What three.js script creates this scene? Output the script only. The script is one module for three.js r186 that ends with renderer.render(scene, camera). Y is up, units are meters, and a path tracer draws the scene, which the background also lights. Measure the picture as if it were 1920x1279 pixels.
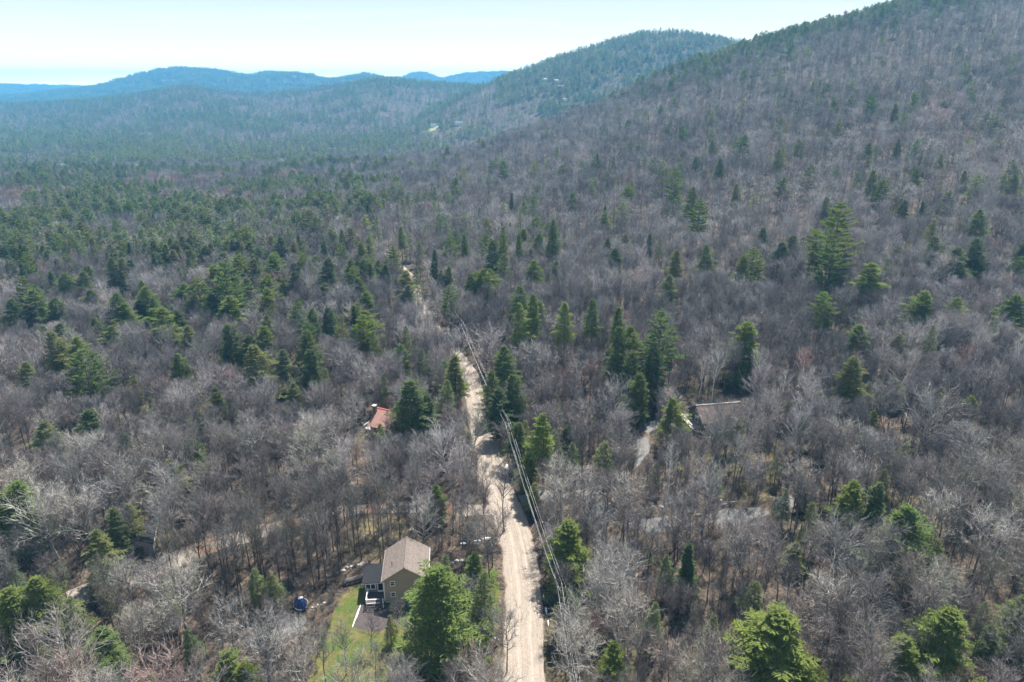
import * as THREE from 'three';
import { mergeGeometries } from 'three/addons/utils/BufferGeometryUtils.js';

// ------------------------------------------------------------------ camera, sky, sun, exposure
const EYE = 82, PITCH = THREE.MathUtils.degToRad(20.3), FOCAL = 1297;   // drone height in metres, tilt, focal length in photo pixels
const scene = new THREE.Scene();
const camera = new THREE.PerspectiveCamera(2 * Math.atan(639.5 / FOCAL) * 180 / Math.PI, 1920 / 1279, 1, 60000);
camera.position.set(0, EYE, 0);
camera.rotation.set(-PITCH, 0, 0);
const renderer = new THREE.WebGLRenderer({ antialias: true });
renderer.setSize(1024, 682);
renderer.toneMapping = THREE.LinearToneMapping;
renderer.toneMappingExposure = 2.5;
renderer.shadowMap.enabled = true;

const SUN_AZ = THREE.MathUtils.degToRad(15), SUN_EL = THREE.MathUtils.degToRad(47);   // right of the view direction, above the horizon
const sunDir = new THREE.Vector3(Math.sin(SUN_AZ) * Math.cos(SUN_EL), Math.sin(SUN_EL), -Math.cos(SUN_AZ) * Math.cos(SUN_EL));
const sun = new THREE.DirectionalLight(new THREE.Color(1, 0.955, 0.88), 5);
sun.position.copy(sunDir).multiplyScalar(600); sun.target.position.set(0, 0, -160);
sun.castShadow = true; sun.shadow.radius = 1.2; sun.shadow.mapSize.set(4096, 4096);
Object.assign(sun.shadow.camera, { left: -420, right: 420, top: 420, bottom: -420, near: 10, far: 1600 });
scene.add(sun, sun.target);

function mulberry(a) { return () => { a = (a + 0x6d2b79f5) | 0; let t = Math.imul(a ^ (a >>> 15), 1 | a); t = (t + Math.imul(t ^ (t >>> 7), 61 | t)) ^ t; return ((t ^ (t >>> 14)) >>> 0) / 4294967296; }; }
const { lerp, clamp, smoothstep } = THREE.MathUtils;
function hash2(ix, iy) { let h = Math.imul(ix, 374761393) ^ Math.imul(iy, 668265263); h = Math.imul(h ^ (h >>> 13), 1274126177); return ((h ^ (h >>> 16)) >>> 0) / 4294967296; }
function vnoise(x, y) {
  const ix = Math.floor(x), iy = Math.floor(y), u = x - ix, v = y - iy, a = u * u * (3 - 2 * u), b = v * v * (3 - 2 * v);
  return lerp(lerp(hash2(ix, iy), hash2(ix + 1, iy), a), lerp(hash2(ix, iy + 1), hash2(ix + 1, iy + 1), a), b);
}
function fbm(x, y, n = 4) { let s = 0, a = 0.5, t = 0; for (let i = 0; i < n; i++) { s += a * vnoise(x, y); t += a; a *= 0.5; x = x * 2.03 + 17.1; y = y * 2.03 + 9.7; } return s / t; }

{ // the sky: pale spring haze, whiter towards the horizon and the sun, with thin cirrus
  const W = 2048, H = 1024, d = new Float32Array(W * H * 4);
  for (let j = 0; j < H; j++) {
    const el = ((j + 0.5) / H - 0.5) * Math.PI, y = Math.sin(el), c = Math.cos(el), up = Math.max(0, y);
    for (let i = 0; i < W; i++) {
      const az = ((i + 0.5) / W - 0.5) * 2 * Math.PI, x = Math.cos(az) * c, z = Math.sin(az) * c;
      const mu = x * sunDir.x + y * sunDir.y + z * sunDir.z, k = Math.pow(1 - up, 4.2), haze = 0.55 * Math.exp(-up / 0.05) + 0.75 * Math.exp(-up / 0.02);
      let r = lerp(0.06, 0.42, k) + 1.0 * haze, g = lerp(0.12, 0.468, k) + 0.88 * haze, b = lerp(0.25, 0.46, k) + 0.64 * haze;
      const glow = 0.14 * Math.pow(Math.max(0, mu), 4) + 0.3 * Math.pow(Math.max(0, mu), 40);
      r += glow; g += glow * 0.98; b += glow * 0.9;
      if (y > 0.005) {
        const q = 1 / (y + 0.1), cx = x * q, cz = z * q;
        const n = fbm(cx * 0.35 + 3.1, cz * 2.2 + fbm(cx * 0.5, cz * 0.5, 3) * 1.6, 5), m = smoothstep(n, 0.44, 0.7) * 0.8;
        r += Math.max(0, 0.52 - r) * m; g += Math.max(0, 0.53 - g) * m; b += Math.max(0, 0.53 - b) * m;
      }
      r *= 0.9; g *= 0.9; b *= 0.9;
      const o = (j * W + i) * 4; d[o] = r; d[o + 1] = g; d[o + 2] = b; d[o + 3] = 1;
    }
  }
  const t = new THREE.DataTexture(d, W, H, THREE.RGBAFormat, THREE.FloatType);
  t.mapping = THREE.EquirectangularReflectionMapping; t.magFilter = THREE.LinearFilter; t.needsUpdate = true;
  scene.background = t; scene.environment = t;
}
scene.fog = new THREE.FogExp2(new THREE.Color(0.16, 0.57, 1.0), 0.00015);

// ------------------------------------------------------------------ helpers
const used = {};
function numbered(n) { const k = used[n] = (used[n] ?? -1) + 1; return k ? n + '_' + String(k).padStart(3, '0') : n; }
function lit(m) { m.castShadow = true; m.receiveShadow = true; return m; }
function tag(o, label, category, group, kind) { if (label) o.userData.label = label; if (category) o.userData.category = category; if (group) o.userData.group = group; if (kind) o.userData.kind = kind; return o; }
function thing(name, label, category, x, y, z, turn = 0, group) { const g = new THREE.Group(); g.name = numbered(name); g.position.set(x, y, z); g.rotation.y = turn; tag(g, label, category, group); scene.add(g); return g; }
function part(name, geo, mat, parent) { const m = lit(new THREE.Mesh(geo, mat)); m.name = name; parent.add(m); return m; }
function box(x0, x1, y0, y1, z0, z1) { const g = new THREE.BoxGeometry(x1 - x0, y1 - y0, z1 - z0); g.translate((x0 + x1) / 2, (y0 + y1) / 2, (z0 + z1) / 2); return g; }
// a ray through a photo pixel: [right, up, forward]
function ray(px, py) { const dx = px - 960, dy = py - 639.5; return [dx, -dy * Math.cos(PITCH) - FOCAL * Math.sin(PITCH), FOCAL * Math.cos(PITCH) - dy * Math.sin(PITCH)]; }
function catmull(xs, ys, x) {
  const n = xs.length; if (x <= xs[0]) return ys[0]; if (x >= xs[n - 1]) return ys[n - 1];
  let i = 0; while (x > xs[i + 1]) i++;
  const h = xs[i + 1] - xs[i], t = (x - xs[i]) / h, s = (ys[i + 1] - ys[i]) / h;
  const a = i > 0 ? (ys[i] - ys[i - 1]) / (xs[i] - xs[i - 1]) : s, b = i < n - 2 ? (ys[i + 2] - ys[i + 1]) / (xs[i + 2] - xs[i + 1]) : s;
  const m0 = a * s <= 0 ? 0 : 2 * a * s / (a + s), m1 = b * s <= 0 ? 0 : 2 * b * s / (b + s);
  return ys[i] * (1 + 2 * t) * (1 - t) ** 2 + h * m0 * t * (1 - t) ** 2 + ys[i + 1] * t * t * (3 - 2 * t) + h * m1 * t * t * (t - 1);
}

// ------------------------------------------------------------------ the lie of the land, in metres: X right, Z forward (three.js z = -Z)
const ZK = [0, 110, 220, 330, 440, 550, 660, 770, 880, 990, 1100, 1300, 1650];
const SK = [-0.72, -0.45, -0.23, -0.09, 0.02, 0.12, 0.22, 0.33, 0.45, 0.56, 0.70, 0.95];
const HT = [
  [0, 0, -1, -4, -8, -13, -18, -23, -28, -32, -36, -40, -42],
  [0, 0, -1, -4, -8, -13, -18, -23, -28, -32, -36, -40, -42],
  [0, 0, 0, -2, -5, -8, -12, -16, -21, -26, -32, -40, -42],
  [0, 0, 0, 0, -1, -2, -3, -4, -6, -12, -22, -38, -42],
  [0, 0, 1, 3, 5, 8, 12, 16, 20, 20, 8, -24, -40],
  [0, 0, 3, 7, 12, 19, 28, 37, 46, 50, 42, 8, -30],
  [0, 1, 5, 11, 19, 31, 46, 63, 80, 92, 92, 60, 0],
  [0, 1, 7, 15, 27, 45, 66, 90, 112, 126, 130, 104, 40],
  [0, 2, 9, 19, 35, 58, 88, 118, 142, 156, 160, 140, 80],
  [0, 3, 11, 23, 42, 68, 102, 138, 166, 182, 186, 170, 110],
  [0, 4, 13, 26, 46, 74, 110, 150, 182, 202, 208, 196, 140],
  [0, 4, 13, 26, 46, 74, 110, 150, 182, 202, 208, 196, 140],
];
// far ridges: distance, depth, tree height, skyline in photo pixels
const RIDGES = [
  [2100, 520, 15, [[700, 250], [860, 175], [940, 143], [1000, 122], [1060, 101], [1100, 89], [1160, 69], [1225, 58], [1320, 66], [1430, 82], [1560, 92], [1900, 120], [2300, 140]]],
  [2800, 640, 15, [[-500, 200], [0, 193], [150, 186], [280, 170], [345, 158], [400, 166], [480, 172], [560, 166], [640, 156], [720, 145], [780, 149], [860, 156], [940, 160], [1200, 170], [2300, 180]]],
  [5200, 950, 4, [[-600, 188], [-100, 186], [40, 180], [120, 171], [200, 158], [250, 145], [300, 133], [340, 129], [400, 133], [460, 142], [510, 136], [560, 140], [620, 150], [685, 141], [740, 150], [820, 165], [1000, 172], [2300, 175]]],
  [7600, 800, 0, [[-600, 161], [0, 160], [110, 163], [300, 168], [700, 160], [750, 148], [790, 137], [825, 149], [870, 140], [935, 136], [1000, 142], [1200, 150], [2300, 152]]],
].map(([Z, w, tree, prof]) => ({
  Z, w, s: prof.map(([x, y]) => { const r = ray(x, y); return r[0] / r[2]; }), h: prof.map(([x, y]) => { const r = ray(x, y); return EYE + r[1] / r[2] * Z - tree; }),
}));
function ground(X, Z) {
  const s = X / Math.max(Z, 70), zz = Math.max(Z, 0);
  let h;
  if (zz >= 1650) {
    h = -42 + 4 * (fbm(X / 700, Z / 700, 3) - 0.5) * Math.min(1, (zz - 1650) / 500);
    const col = HT.map((r) => r[12]), b = catmull(SK, col, s) + 42; if (b > 0) h += b * Math.exp(-(((zz - 1650) / 500) ** 2));
  } else {
    const col = HT.map((r) => catmull(ZK, r, zz)); h = catmull(SK, col, s);
    h += (fbm(X / 90 + 5, Z / 90, 3) - 0.5) * 7 * smoothstep(zz, 260, 600) + (fbm(X / 14, Z / 14, 2) - 0.5) * 0.5 * smoothstep(Math.hypot(X, zz - 100), 60, 130);
  }
  if (zz > 1200) for (const r of RIDGES) {
    const q = (zz - r.Z) / r.w; if (Math.abs(q) > 2.4) continue;
    const top = catmull(r.s, r.h, s) + 42, bump = Math.exp(-q * q) * (1 + (q < 0 ? 0.25 : 0) * (fbm(X / (r.w * 0.3), Z / (r.w * 0.3), 3) - 0.5) * Math.min(1, -q * 2));
    h = Math.max(h, -42 + top * bump);
  }
  if (zz > 3900) h += (fbm(X / 130, Z / 160, 3) - 0.5) * 26 * smoothstep(zz, 3900, 4500) * smoothstep(h, -42, 0);
  return h;
}
// where the ray through a photo pixel meets the ground raised by H: [X, Z, ground height]
function hit(px, py, H = 0) {
  const [a, b, c] = ray(px, py); let Z0 = 30, Z = 30;
  const f = (z) => EYE + b / c * z - ground(a / c * z, z) - H;
  while (Z < 9000) { if (f(Z) < 0) break; Z0 = Z; Z *= 1.01; }
  for (let i = 0; i < 24; i++) { const m = (Z0 + Z) / 2; if (f(m) < 0) Z = m; else Z0 = m; }
  return [a / c * Z, Z, ground(a / c * Z, Z)];
}
function pixel(X, Y, Z) { // back to photo pixels
  const y = Y - EYE, fwd = Z * Math.cos(PITCH) - y * Math.sin(PITCH), up = y * Math.cos(PITCH) + Z * Math.sin(PITCH);
  return [960 + FOCAL * X / fwd, 639.5 - FOCAL * up / fwd, fwd];
}

// ------------------------------------------------------------------ ground sheet
function noiseTexture(size, f) {
  const d = new Uint8Array(size * size * 4);
  for (let j = 0; j < size; j++) for (let i = 0; i < size; i++) { const c = f(i / size, j / size), o = (j * size + i) * 4; d[o] = c[0] * 255; d[o + 1] = c[1] * 255; d[o + 2] = c[2] * 255; d[o + 3] = 255; }
  const t = new THREE.DataTexture(d, size, size); t.wrapS = t.wrapT = THREE.RepeatWrapping; t.magFilter = THREE.LinearFilter; t.minFilter = THREE.LinearMipmapLinearFilter; t.generateMipmaps = true; t.colorSpace = THREE.SRGBColorSpace; t.needsUpdate = true;
  return t;
}
function tiled(u, v, n, k) { // fractal noise that repeats over the unit square
  let s = 0, a = 0.5, t = 0;
  for (let i = 0; i < k; i++) {
    const x = u * n, y = v * n, ix = Math.floor(x), iy = Math.floor(y), p = x - ix, q = y - iy, A = p * p * (3 - 2 * p), B = q * q * (3 - 2 * q), w = (m) => ((m % n) + n) % n, h = (e, g) => hash2(w(e) + i * 57, w(g) + i * 131);
    s += a * lerp(lerp(h(ix, iy), h(ix + 1, iy), A), lerp(h(ix, iy + 1), h(ix + 1, iy + 1), A), B); t += a; a *= 0.6; n *= 2;
  }
  return s / t;
}
const litterMap = noiseTexture(1024, (u, v) => { const n = tiled(u, v, 8, 7), m = tiled(u + 0.37, v + 0.71, 60, 3), k = 0.55 + 0.75 * (n - 0.5) + 0.75 * (m - 0.5); return [clamp(k * 1.05, 0, 1), clamp(k, 0, 1), clamp(k * 0.93, 0, 1)]; });
const groundMat = new THREE.MeshStandardMaterial({ vertexColors: true, map: litterMap, roughness: 1 });
{
  const rows = [], cols = [];
  for (let z = -260; z < 60; z += 20) rows.push(z);
  for (let z = 60; z < 8700; z += Math.max(1.6, z * 0.0125)) rows.push(z);
  for (let i = 0; i <= 330; i++) { const q = i / 165 - 1; cols.push(q * 1.0 + 0.6 * q * q * q); }
  const pos = [], col = [], uv = [], idx = [], n = cols.length;
  for (const Z of rows) for (const s of cols) {
    const X = s * Math.max(Z, 70), y = ground(X, Z);
    pos.push(X, y, -Z); uv.push(X / 23, Z / 23);
    const a = fbm(X / 31 + 3, Z / 31, 3), b = fbm(X / 9 + 40, Z / 9, 2);
    let c = [0.17 + 0.12 * (a - 0.5), 0.136 + 0.095 * (a - 0.5), 0.112 + 0.075 * (a - 0.5)];
    const moss = smoothstep(b, 0.58, 0.8) * 0.5; c = [lerp(c[0], 0.2, moss), lerp(c[1], 0.2, moss), lerp(c[2], 0.08, moss)];
    col.push(...c);
  }
  for (let j = 0; j < rows.length - 1; j++) for (let i = 0; i < n - 1; i++) { const a = j * n + i, b = a + 1, c = a + n, d = c + 1; idx.push(a, b, d, a, d, c); }
  const g = new THREE.BufferGeometry();
  g.setAttribute('position', new THREE.Float32BufferAttribute(pos, 3)); g.setAttribute('color', new THREE.Float32BufferAttribute(col, 3)); g.setAttribute('uv', new THREE.Float32BufferAttribute(uv, 2));
  g.setIndex(idx); g.computeVertexNormals();
  const m = lit(new THREE.Mesh(g, groundMat)); m.name = 'ground'; tag(m, 'leaf-littered forest floor rising to wooded hills', 'ground', null, 'structure'); scene.add(m);
}

// ------------------------------------------------------------------ roads and other sheets laid on the ground
const gravelMap = noiseTexture(512, (u, v) => { const n = tiled(u, v, 6, 7), m = tiled(u + 0.3, v, 90, 2), k = 0.8 + 0.32 * (n - 0.5) + 0.4 * (m - 0.5); return [clamp(k, 0, 1), clamp(k, 0, 1), clamp(k, 0, 1)]; });
const rutMap = noiseTexture(1024, (u, v) => { // across the road is u (0..1 = 8 m), along it v (repeats)
  const w = (tiled(0.2, v, 5, 3) - 0.5) * 0.07, q = u + w, streak = tiled(q, v * 1, 34, 1) * 0.4 + 0.6 * hashLine(q * 70), n = tiled(u, v, 10, 6), m = tiled(u, v, 120, 2);
  const k = 0.78 + 0.13 * (streak - 0.5) + 0.1 * (n - 0.5) + 0.2 * (m - 0.5);
  const track = Math.exp(-(((Math.abs(q - 0.5) - 0.13) / 0.035) ** 2)), off = Math.abs(q - 0.5), edge = smoothstep(off + 0.16 * (n - 0.5) + 0.1 * (m - 0.5), 0.36, 0.44), kk = k * (1 + 0.07 * track);   // packed wheel tracks; leaves and grit gathering on the shoulders
  return [clamp(lerp(kk, 0.6 * k, edge), 0, 1), clamp(lerp(kk * 0.985, 0.53 * k, edge), 0, 1), clamp(lerp(kk * 0.97, 0.46 * k, edge), 0, 1)];
});
function hashLine(x) { const i = Math.floor(x), f = x - i; return lerp(hash2(i, 7), hash2(i + 1, 7), f * f * (3 - 2 * f)); }
function strip(name, label, pts, width, mat, lift, opt = {}) { // pts: [X, Z] in metres; a draped ribbon with ragged edges
  const cv = new THREE.CatmullRomCurve3(pts.map(([x, z]) => new THREE.Vector3(x, 0, z))), L = cv.getLength(), N = Math.ceil(L / 0.7), M = opt.across ?? 10;
  const pos = [], uv = [], idx = [], V = new THREE.Vector3();
  for (let i = 0; i <= N; i++) {
    const t = i / N, p = cv.getPointAt(t), d = cv.getTangentAt(t), w = typeof width === 'function' ? width(t) : width;
    const sx = d.z, sz = -d.x, seed = pts[0][0] * 3.3;
    const wl = w / 2 + (fbm(i * 0.16 + seed, 1.5, 3) - 0.5) * (opt.ragged ?? 1.6), wr = w / 2 + (fbm(i * 0.16 + seed, 9.5, 3) - 0.5) * (opt.ragged ?? 1.6);
    for (let k = 0; k <= M; k++) {
      const q = k / M, o = lerp(-wl, wr, q), X = p.x + sx * o, Z = p.z + sz * o;
      pos.push(X, ground(X, Z) + lift + (opt.crown ?? 0) * (1 - (2 * q - 1) ** 2), -Z); uv.push((o + 4) / 8, t * L / 16);
    }
  }
  for (let i = 0; i < N; i++) for (let k = 0; k < M; k++) { const a = i * (M + 1) + k, b = a + 1, c = a + M + 1, e = c + 1; idx.push(a, e, b, a, c, e); }
  const g = new THREE.BufferGeometry(); g.setAttribute('position', new THREE.Float32BufferAttribute(pos, 3)); g.setAttribute('uv', new THREE.Float32BufferAttribute(uv, 2)); g.setIndex(idx); g.computeVertexNormals();
  if (g.attributes.normal.getY(0) < 0) { const ix = g.index.array; for (let i = 0; i < ix.length; i += 3) { const t = ix[i]; ix[i] = ix[i + 1]; ix[i + 1] = t; } g.computeVertexNormals(); }
  const m = lit(new THREE.Mesh(g, mat)); m.name = name; tag(m, label, name.includes('road') ? 'road' : 'path', null, 'structure'); scene.add(m); return m;
}
function patch(name, label, ring, mat, lift, kind = 'structure', rag = 1.2, step = 0.6) { // a draped patch with an uneven outline; ring: [X, Z]
  const cx = ring.reduce((a, p) => a + p[0], 0) / ring.length, cz = ring.reduce((a, p) => a + p[1], 0) / ring.length;
  const cv = new THREE.CatmullRomCurve3(ring.map(([x, z]) => new THREE.Vector3(x, 0, z)), true), L = cv.getLength(), N = Math.ceil(L / step), R = 12, pos = [], uv = [], idx = [];
  for (let k = 0; k <= R; k++) for (let i = 0; i < N; i++) {
    const p = cv.getPointAt(i / N), q = k / R, j = 1 + (fbm(p.x * 0.8 + 3, p.z * 0.8, 3) - 0.5) * rag * 2 / Math.max(3, Math.hypot(p.x - cx, p.z - cz)), X = cx + (p.x - cx) * q * j, Z = cz + (p.z - cz) * q * j;
    pos.push(X, ground(X, Z) + lift, -Z); uv.push(X / 8, Z / 8);
  }
  for (let k = 0; k < R; k++) for (let i = 0; i < N; i++) { const a = k * N + i, b = k * N + (i + 1) % N, c = a + N, e = b + N; idx.push(a, b, e, a, e, c); }
  const g = new THREE.BufferGeometry(); g.setAttribute('position', new THREE.Float32BufferAttribute(pos, 3)); g.setAttribute('uv', new THREE.Float32BufferAttribute(uv, 2)); g.setIndex(idx); g.computeVertexNormals();
  const ny = g.attributes.normal; let up = 0; for (let i = N * 3; i < N * 4; i++) up += ny.getY(i);
  if (up < 0) { const ix = g.index.array; for (let i = 0; i < ix.length; i += 3) { const t = ix[i]; ix[i] = ix[i + 1]; ix[i + 1] = t; } g.computeVertexNormals(); }
  const m = lit(new THREE.Mesh(g, mat)); m.name = name; tag(m, label, name.replace(/_/g, ' ').split(' ').pop(), null, kind); scene.add(m); return m;
}
const M = {};
M.road = new THREE.MeshStandardMaterial({ color: new THREE.Color(0.44, 0.38, 0.32), map: rutMap, roughness: 1 });
const leafyMap = noiseTexture(512, (u, v) => { const n = tiled(u, v, 4, 6), m = tiled(u + 0.3, v, 90, 2), q = smoothstep(n + 0.3 * (m - 0.5), 0.5, 0.62), k = 0.85 + 0.4 * (m - 0.5); return [clamp(lerp(0.92, 0.72, q) * k, 0, 1), clamp(lerp(0.91, 0.6, q) * k, 0, 1), clamp(lerp(0.9, 0.5, q) * k, 0, 1)]; });
M.lane = new THREE.MeshStandardMaterial({ color: new THREE.Color(0.37, 0.32, 0.275), map: leafyMap, roughness: 1 });
M.greyLane = new THREE.MeshStandardMaterial({ color: new THREE.Color(0.24, 0.235, 0.23), map: leafyMap, roughness: 1 });
const grassMap = noiseTexture(512, (u, v) => { const n = tiled(u, v, 5, 6), m = tiled(u + 0.3, v, 70, 2), q = smoothstep(n + 0.4 * (m - 0.5), 0.36, 0.62), k = 0.8 + 0.6 * (m - 0.5); return [clamp(lerp(0.76, 0.55, q) * k, 0, 1), clamp(lerp(0.68, 0.62, q) * k, 0, 1), clamp(lerp(0.46, 0.30, q) * k, 0, 1)]; });
M.lawn = new THREE.MeshStandardMaterial({ color: new THREE.Color(0.31, 0.35, 0.23), map: grassMap, roughness: 1 });
M.dryGrass = new THREE.MeshStandardMaterial({ color: new THREE.Color(0.34, 0.28, 0.25), map: grassMap, roughness: 1 });
M.mulch = new THREE.MeshStandardMaterial({ color: new THREE.Color(0.11, 0.088, 0.085), map: gravelMap, roughness: 1 });
const ROAD = [[2.6, 30], [2.2, 60], [1.9, 78], [1.85, 86], [2.0, 95.6], [1.3, 107], [-0.5, 118.9], [-4.0, 133], [-7, 152.8], [-9.5, 171], [-12.4, 189.4], [-16, 202], [-21.4, 216.3], [-27.5, 232.4], [-33.5, 250.7], [-39.3, 271.7], [-45, 300], [-60, 340], [-90, 400]];
strip('dirt_road', 'pale sandy dirt road running from the foreground into the forest', ROAD, (t) => t < 0.35 ? 6.6 : 5.4, M.road, 0.02, { crown: 0.14, ragged: 1.2, across: 16 });
const LANE_L = [[-1.5, 121], [-8, 121.5], [-22, 122.6], [-39, 119.2], [-50, 113.5], [-58.3, 108.6], [-67.4, 101], [-76, 95], [-88, 86]];
strip('gravel_lane', 'sandy lane leaving the road to the left behind bare trunks', LANE_L, (t) => 3.7 + 1.3 * Math.exp(-(((t - 0.72) / 0.2) ** 2)), M.lane, 0.012, { ragged: 2.4 });
const LANE_R = [[1.5, 125.6], [6, 126.6], [16, 127.7], [22, 131], [27.5, 138], [31, 145], [32.5, 152], [37, 156], [41, 155.5]];
strip('gravel_lane', 'grey gravel driveway curving from the road to the brown roofed cabin', LANE_R, 3.4, M.greyLane, 0.012, { ragged: 2.6 });
const LANE_P = [[16, 127.7], [19, 121], [24, 115.5], [36, 116], [50, 118], [58, 121]];
strip('gravel_lane', 'grey gravel parking strip seen between bare trunks right of the road', LANE_P, 4.2, M.greyLane, 0.008, { ragged: 3.4 });
const YARD = [[-29.5, 91], [-28.6, 97], [-26, 98.4], [-21.5, 94.2], [-13.5, 94.6], [-9, 98], [-3.4, 103], [-2.6, 96], [-3.6, 86], [-10, 84], [-16, 80], [-22, 75.5], [-29, 76], [-30, 84]];
patch('lawn', 'patchy spring lawn around the tan house', YARD, M.lawn, 0.008);
patch('lawn', 'yellow-green grass clearing below the brown roofed cabin', [[36, 137], [42, 141], [55, 143], [60, 139], [54, 134], [42, 132]], M.dryGrass, 0.006);
patch('mulch_bed', 'dark mulch bed in front of the deck of the tan house', [[-25.4, 94], [-25.2, 88.6], [-20.2, 88.2], [-18.8, 90.5], [-21.2, 93.4], [-21.8, 94.2]], M.mulch, 0.016, 'structure', 0.4, 0.3);
patch('gravel_pad', 'pale grey stony pad beside the blue tarp', [[-37.6, 91.6], [-34.6, 90.6], [-33.2, 88.6], [-34.6, 86], [-37.6, 85], [-38.8, 88]], M.greyLane, 0.014, 'structure', 2.2, 0.3);
// ------------------------------------------------------------------ trees: builders
class Faces { // loose faces with a colour each
  constructor() { this.p = []; this.c = []; }
  tri(a, b, c, col) { this.p.push(a[0], a[1], a[2], b[0], b[1], b[2], c[0], c[1], c[2]); for (let i = 0; i < 3; i++) this.c.push(col[0], col[1], col[2]); }
  quad(a, b, c, d, col) { this.tri(a, b, c, col); this.tri(a, c, d, col); }
  tube(path, rad, sides, col) {
    let prev = null;
    for (let i = 0; i < path.length; i++) {
      const d = norm(sub(path[Math.min(i + 1, path.length - 1)], path[Math.max(i - 1, 0)])), [u, v] = frame(d), ring = [];
      for (let k = 0; k < sides; k++) { const a = k / sides * 6.2832; ring.push(add(path[i], add(mul(u, Math.cos(a) * rad[i]), mul(v, Math.sin(a) * rad[i])))); }
      if (prev) for (let k = 0; k < sides; k++) { const n = (k + 1) % sides; this.quad(prev[k], prev[n], ring[n], ring[k], col); }
      prev = ring;
    }
  }
  blade(a, b, w0, w1, col, r) { // a thin flat twig from a to b, turned at random
    const d = norm(sub(b, a)), [u, v] = frame(d), t = r() * 6.28, s = add(mul(u, Math.cos(t)), mul(v, Math.sin(t)));
    const a0 = add(a, mul(s, w0 / 2)), a1 = add(a, mul(s, -w0 / 2));
    if (w1 <= 0) { this.tri(a0, a1, b, col); return; }
    this.quad(a0, a1, add(b, mul(s, -w1 / 2)), add(b, mul(s, w1 / 2)), col);
  }
  geo() { const g = new THREE.BufferGeometry(); g.setAttribute('position', new THREE.Float32BufferAttribute(this.p, 3)); g.setAttribute('color', new THREE.Float32BufferAttribute(this.c, 3)); return g; }
}
const add = (a, b) => [a[0] + b[0], a[1] + b[1], a[2] + b[2]], sub = (a, b) => [a[0] - b[0], a[1] - b[1], a[2] - b[2]], mul = (a, s) => [a[0] * s, a[1] * s, a[2] * s];
const norm = (a) => { const l = Math.hypot(a[0], a[1], a[2]) || 1; return [a[0] / l, a[1] / l, a[2] / l]; };
const cross = (a, b) => [a[1] * b[2] - a[2] * b[1], a[2] * b[0] - a[0] * b[2], a[0] * b[1] - a[1] * b[0]];
function frame(d) { const u = norm(cross(d, Math.abs(d[1]) < 0.9 ? [0, 1, 0] : [1, 0, 0])); return [u, cross(d, u)]; }
function bend(path, t) { const q = t * (path.length - 1), i = Math.min(Math.floor(q), path.length - 2), f = q - i; return [lerp(path[i][0], path[i + 1][0], f), lerp(path[i][1], path[i + 1][1], f), lerp(path[i][2], path[i + 1][2], f)]; }
function grow(p, d, len, n, wander, lift, r) { // a wandering path
  const out = [p]; let q = p, v = d;
  for (let i = 0; i < n; i++) { v = norm([v[0] + (r() - 0.5) * wander, v[1] + (r() - 0.5) * wander * 0.6 + lift, v[2] + (r() - 0.5) * wander]); q = add(q, mul(v, len / n)); out.push(q); }
  return out;
}
const shadeOf = (c, r, v = 0.25) => { const k = 1 - v / 2 + v * r(); return [c[0] * k, c[1] * k, c[2] * k]; };

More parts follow.
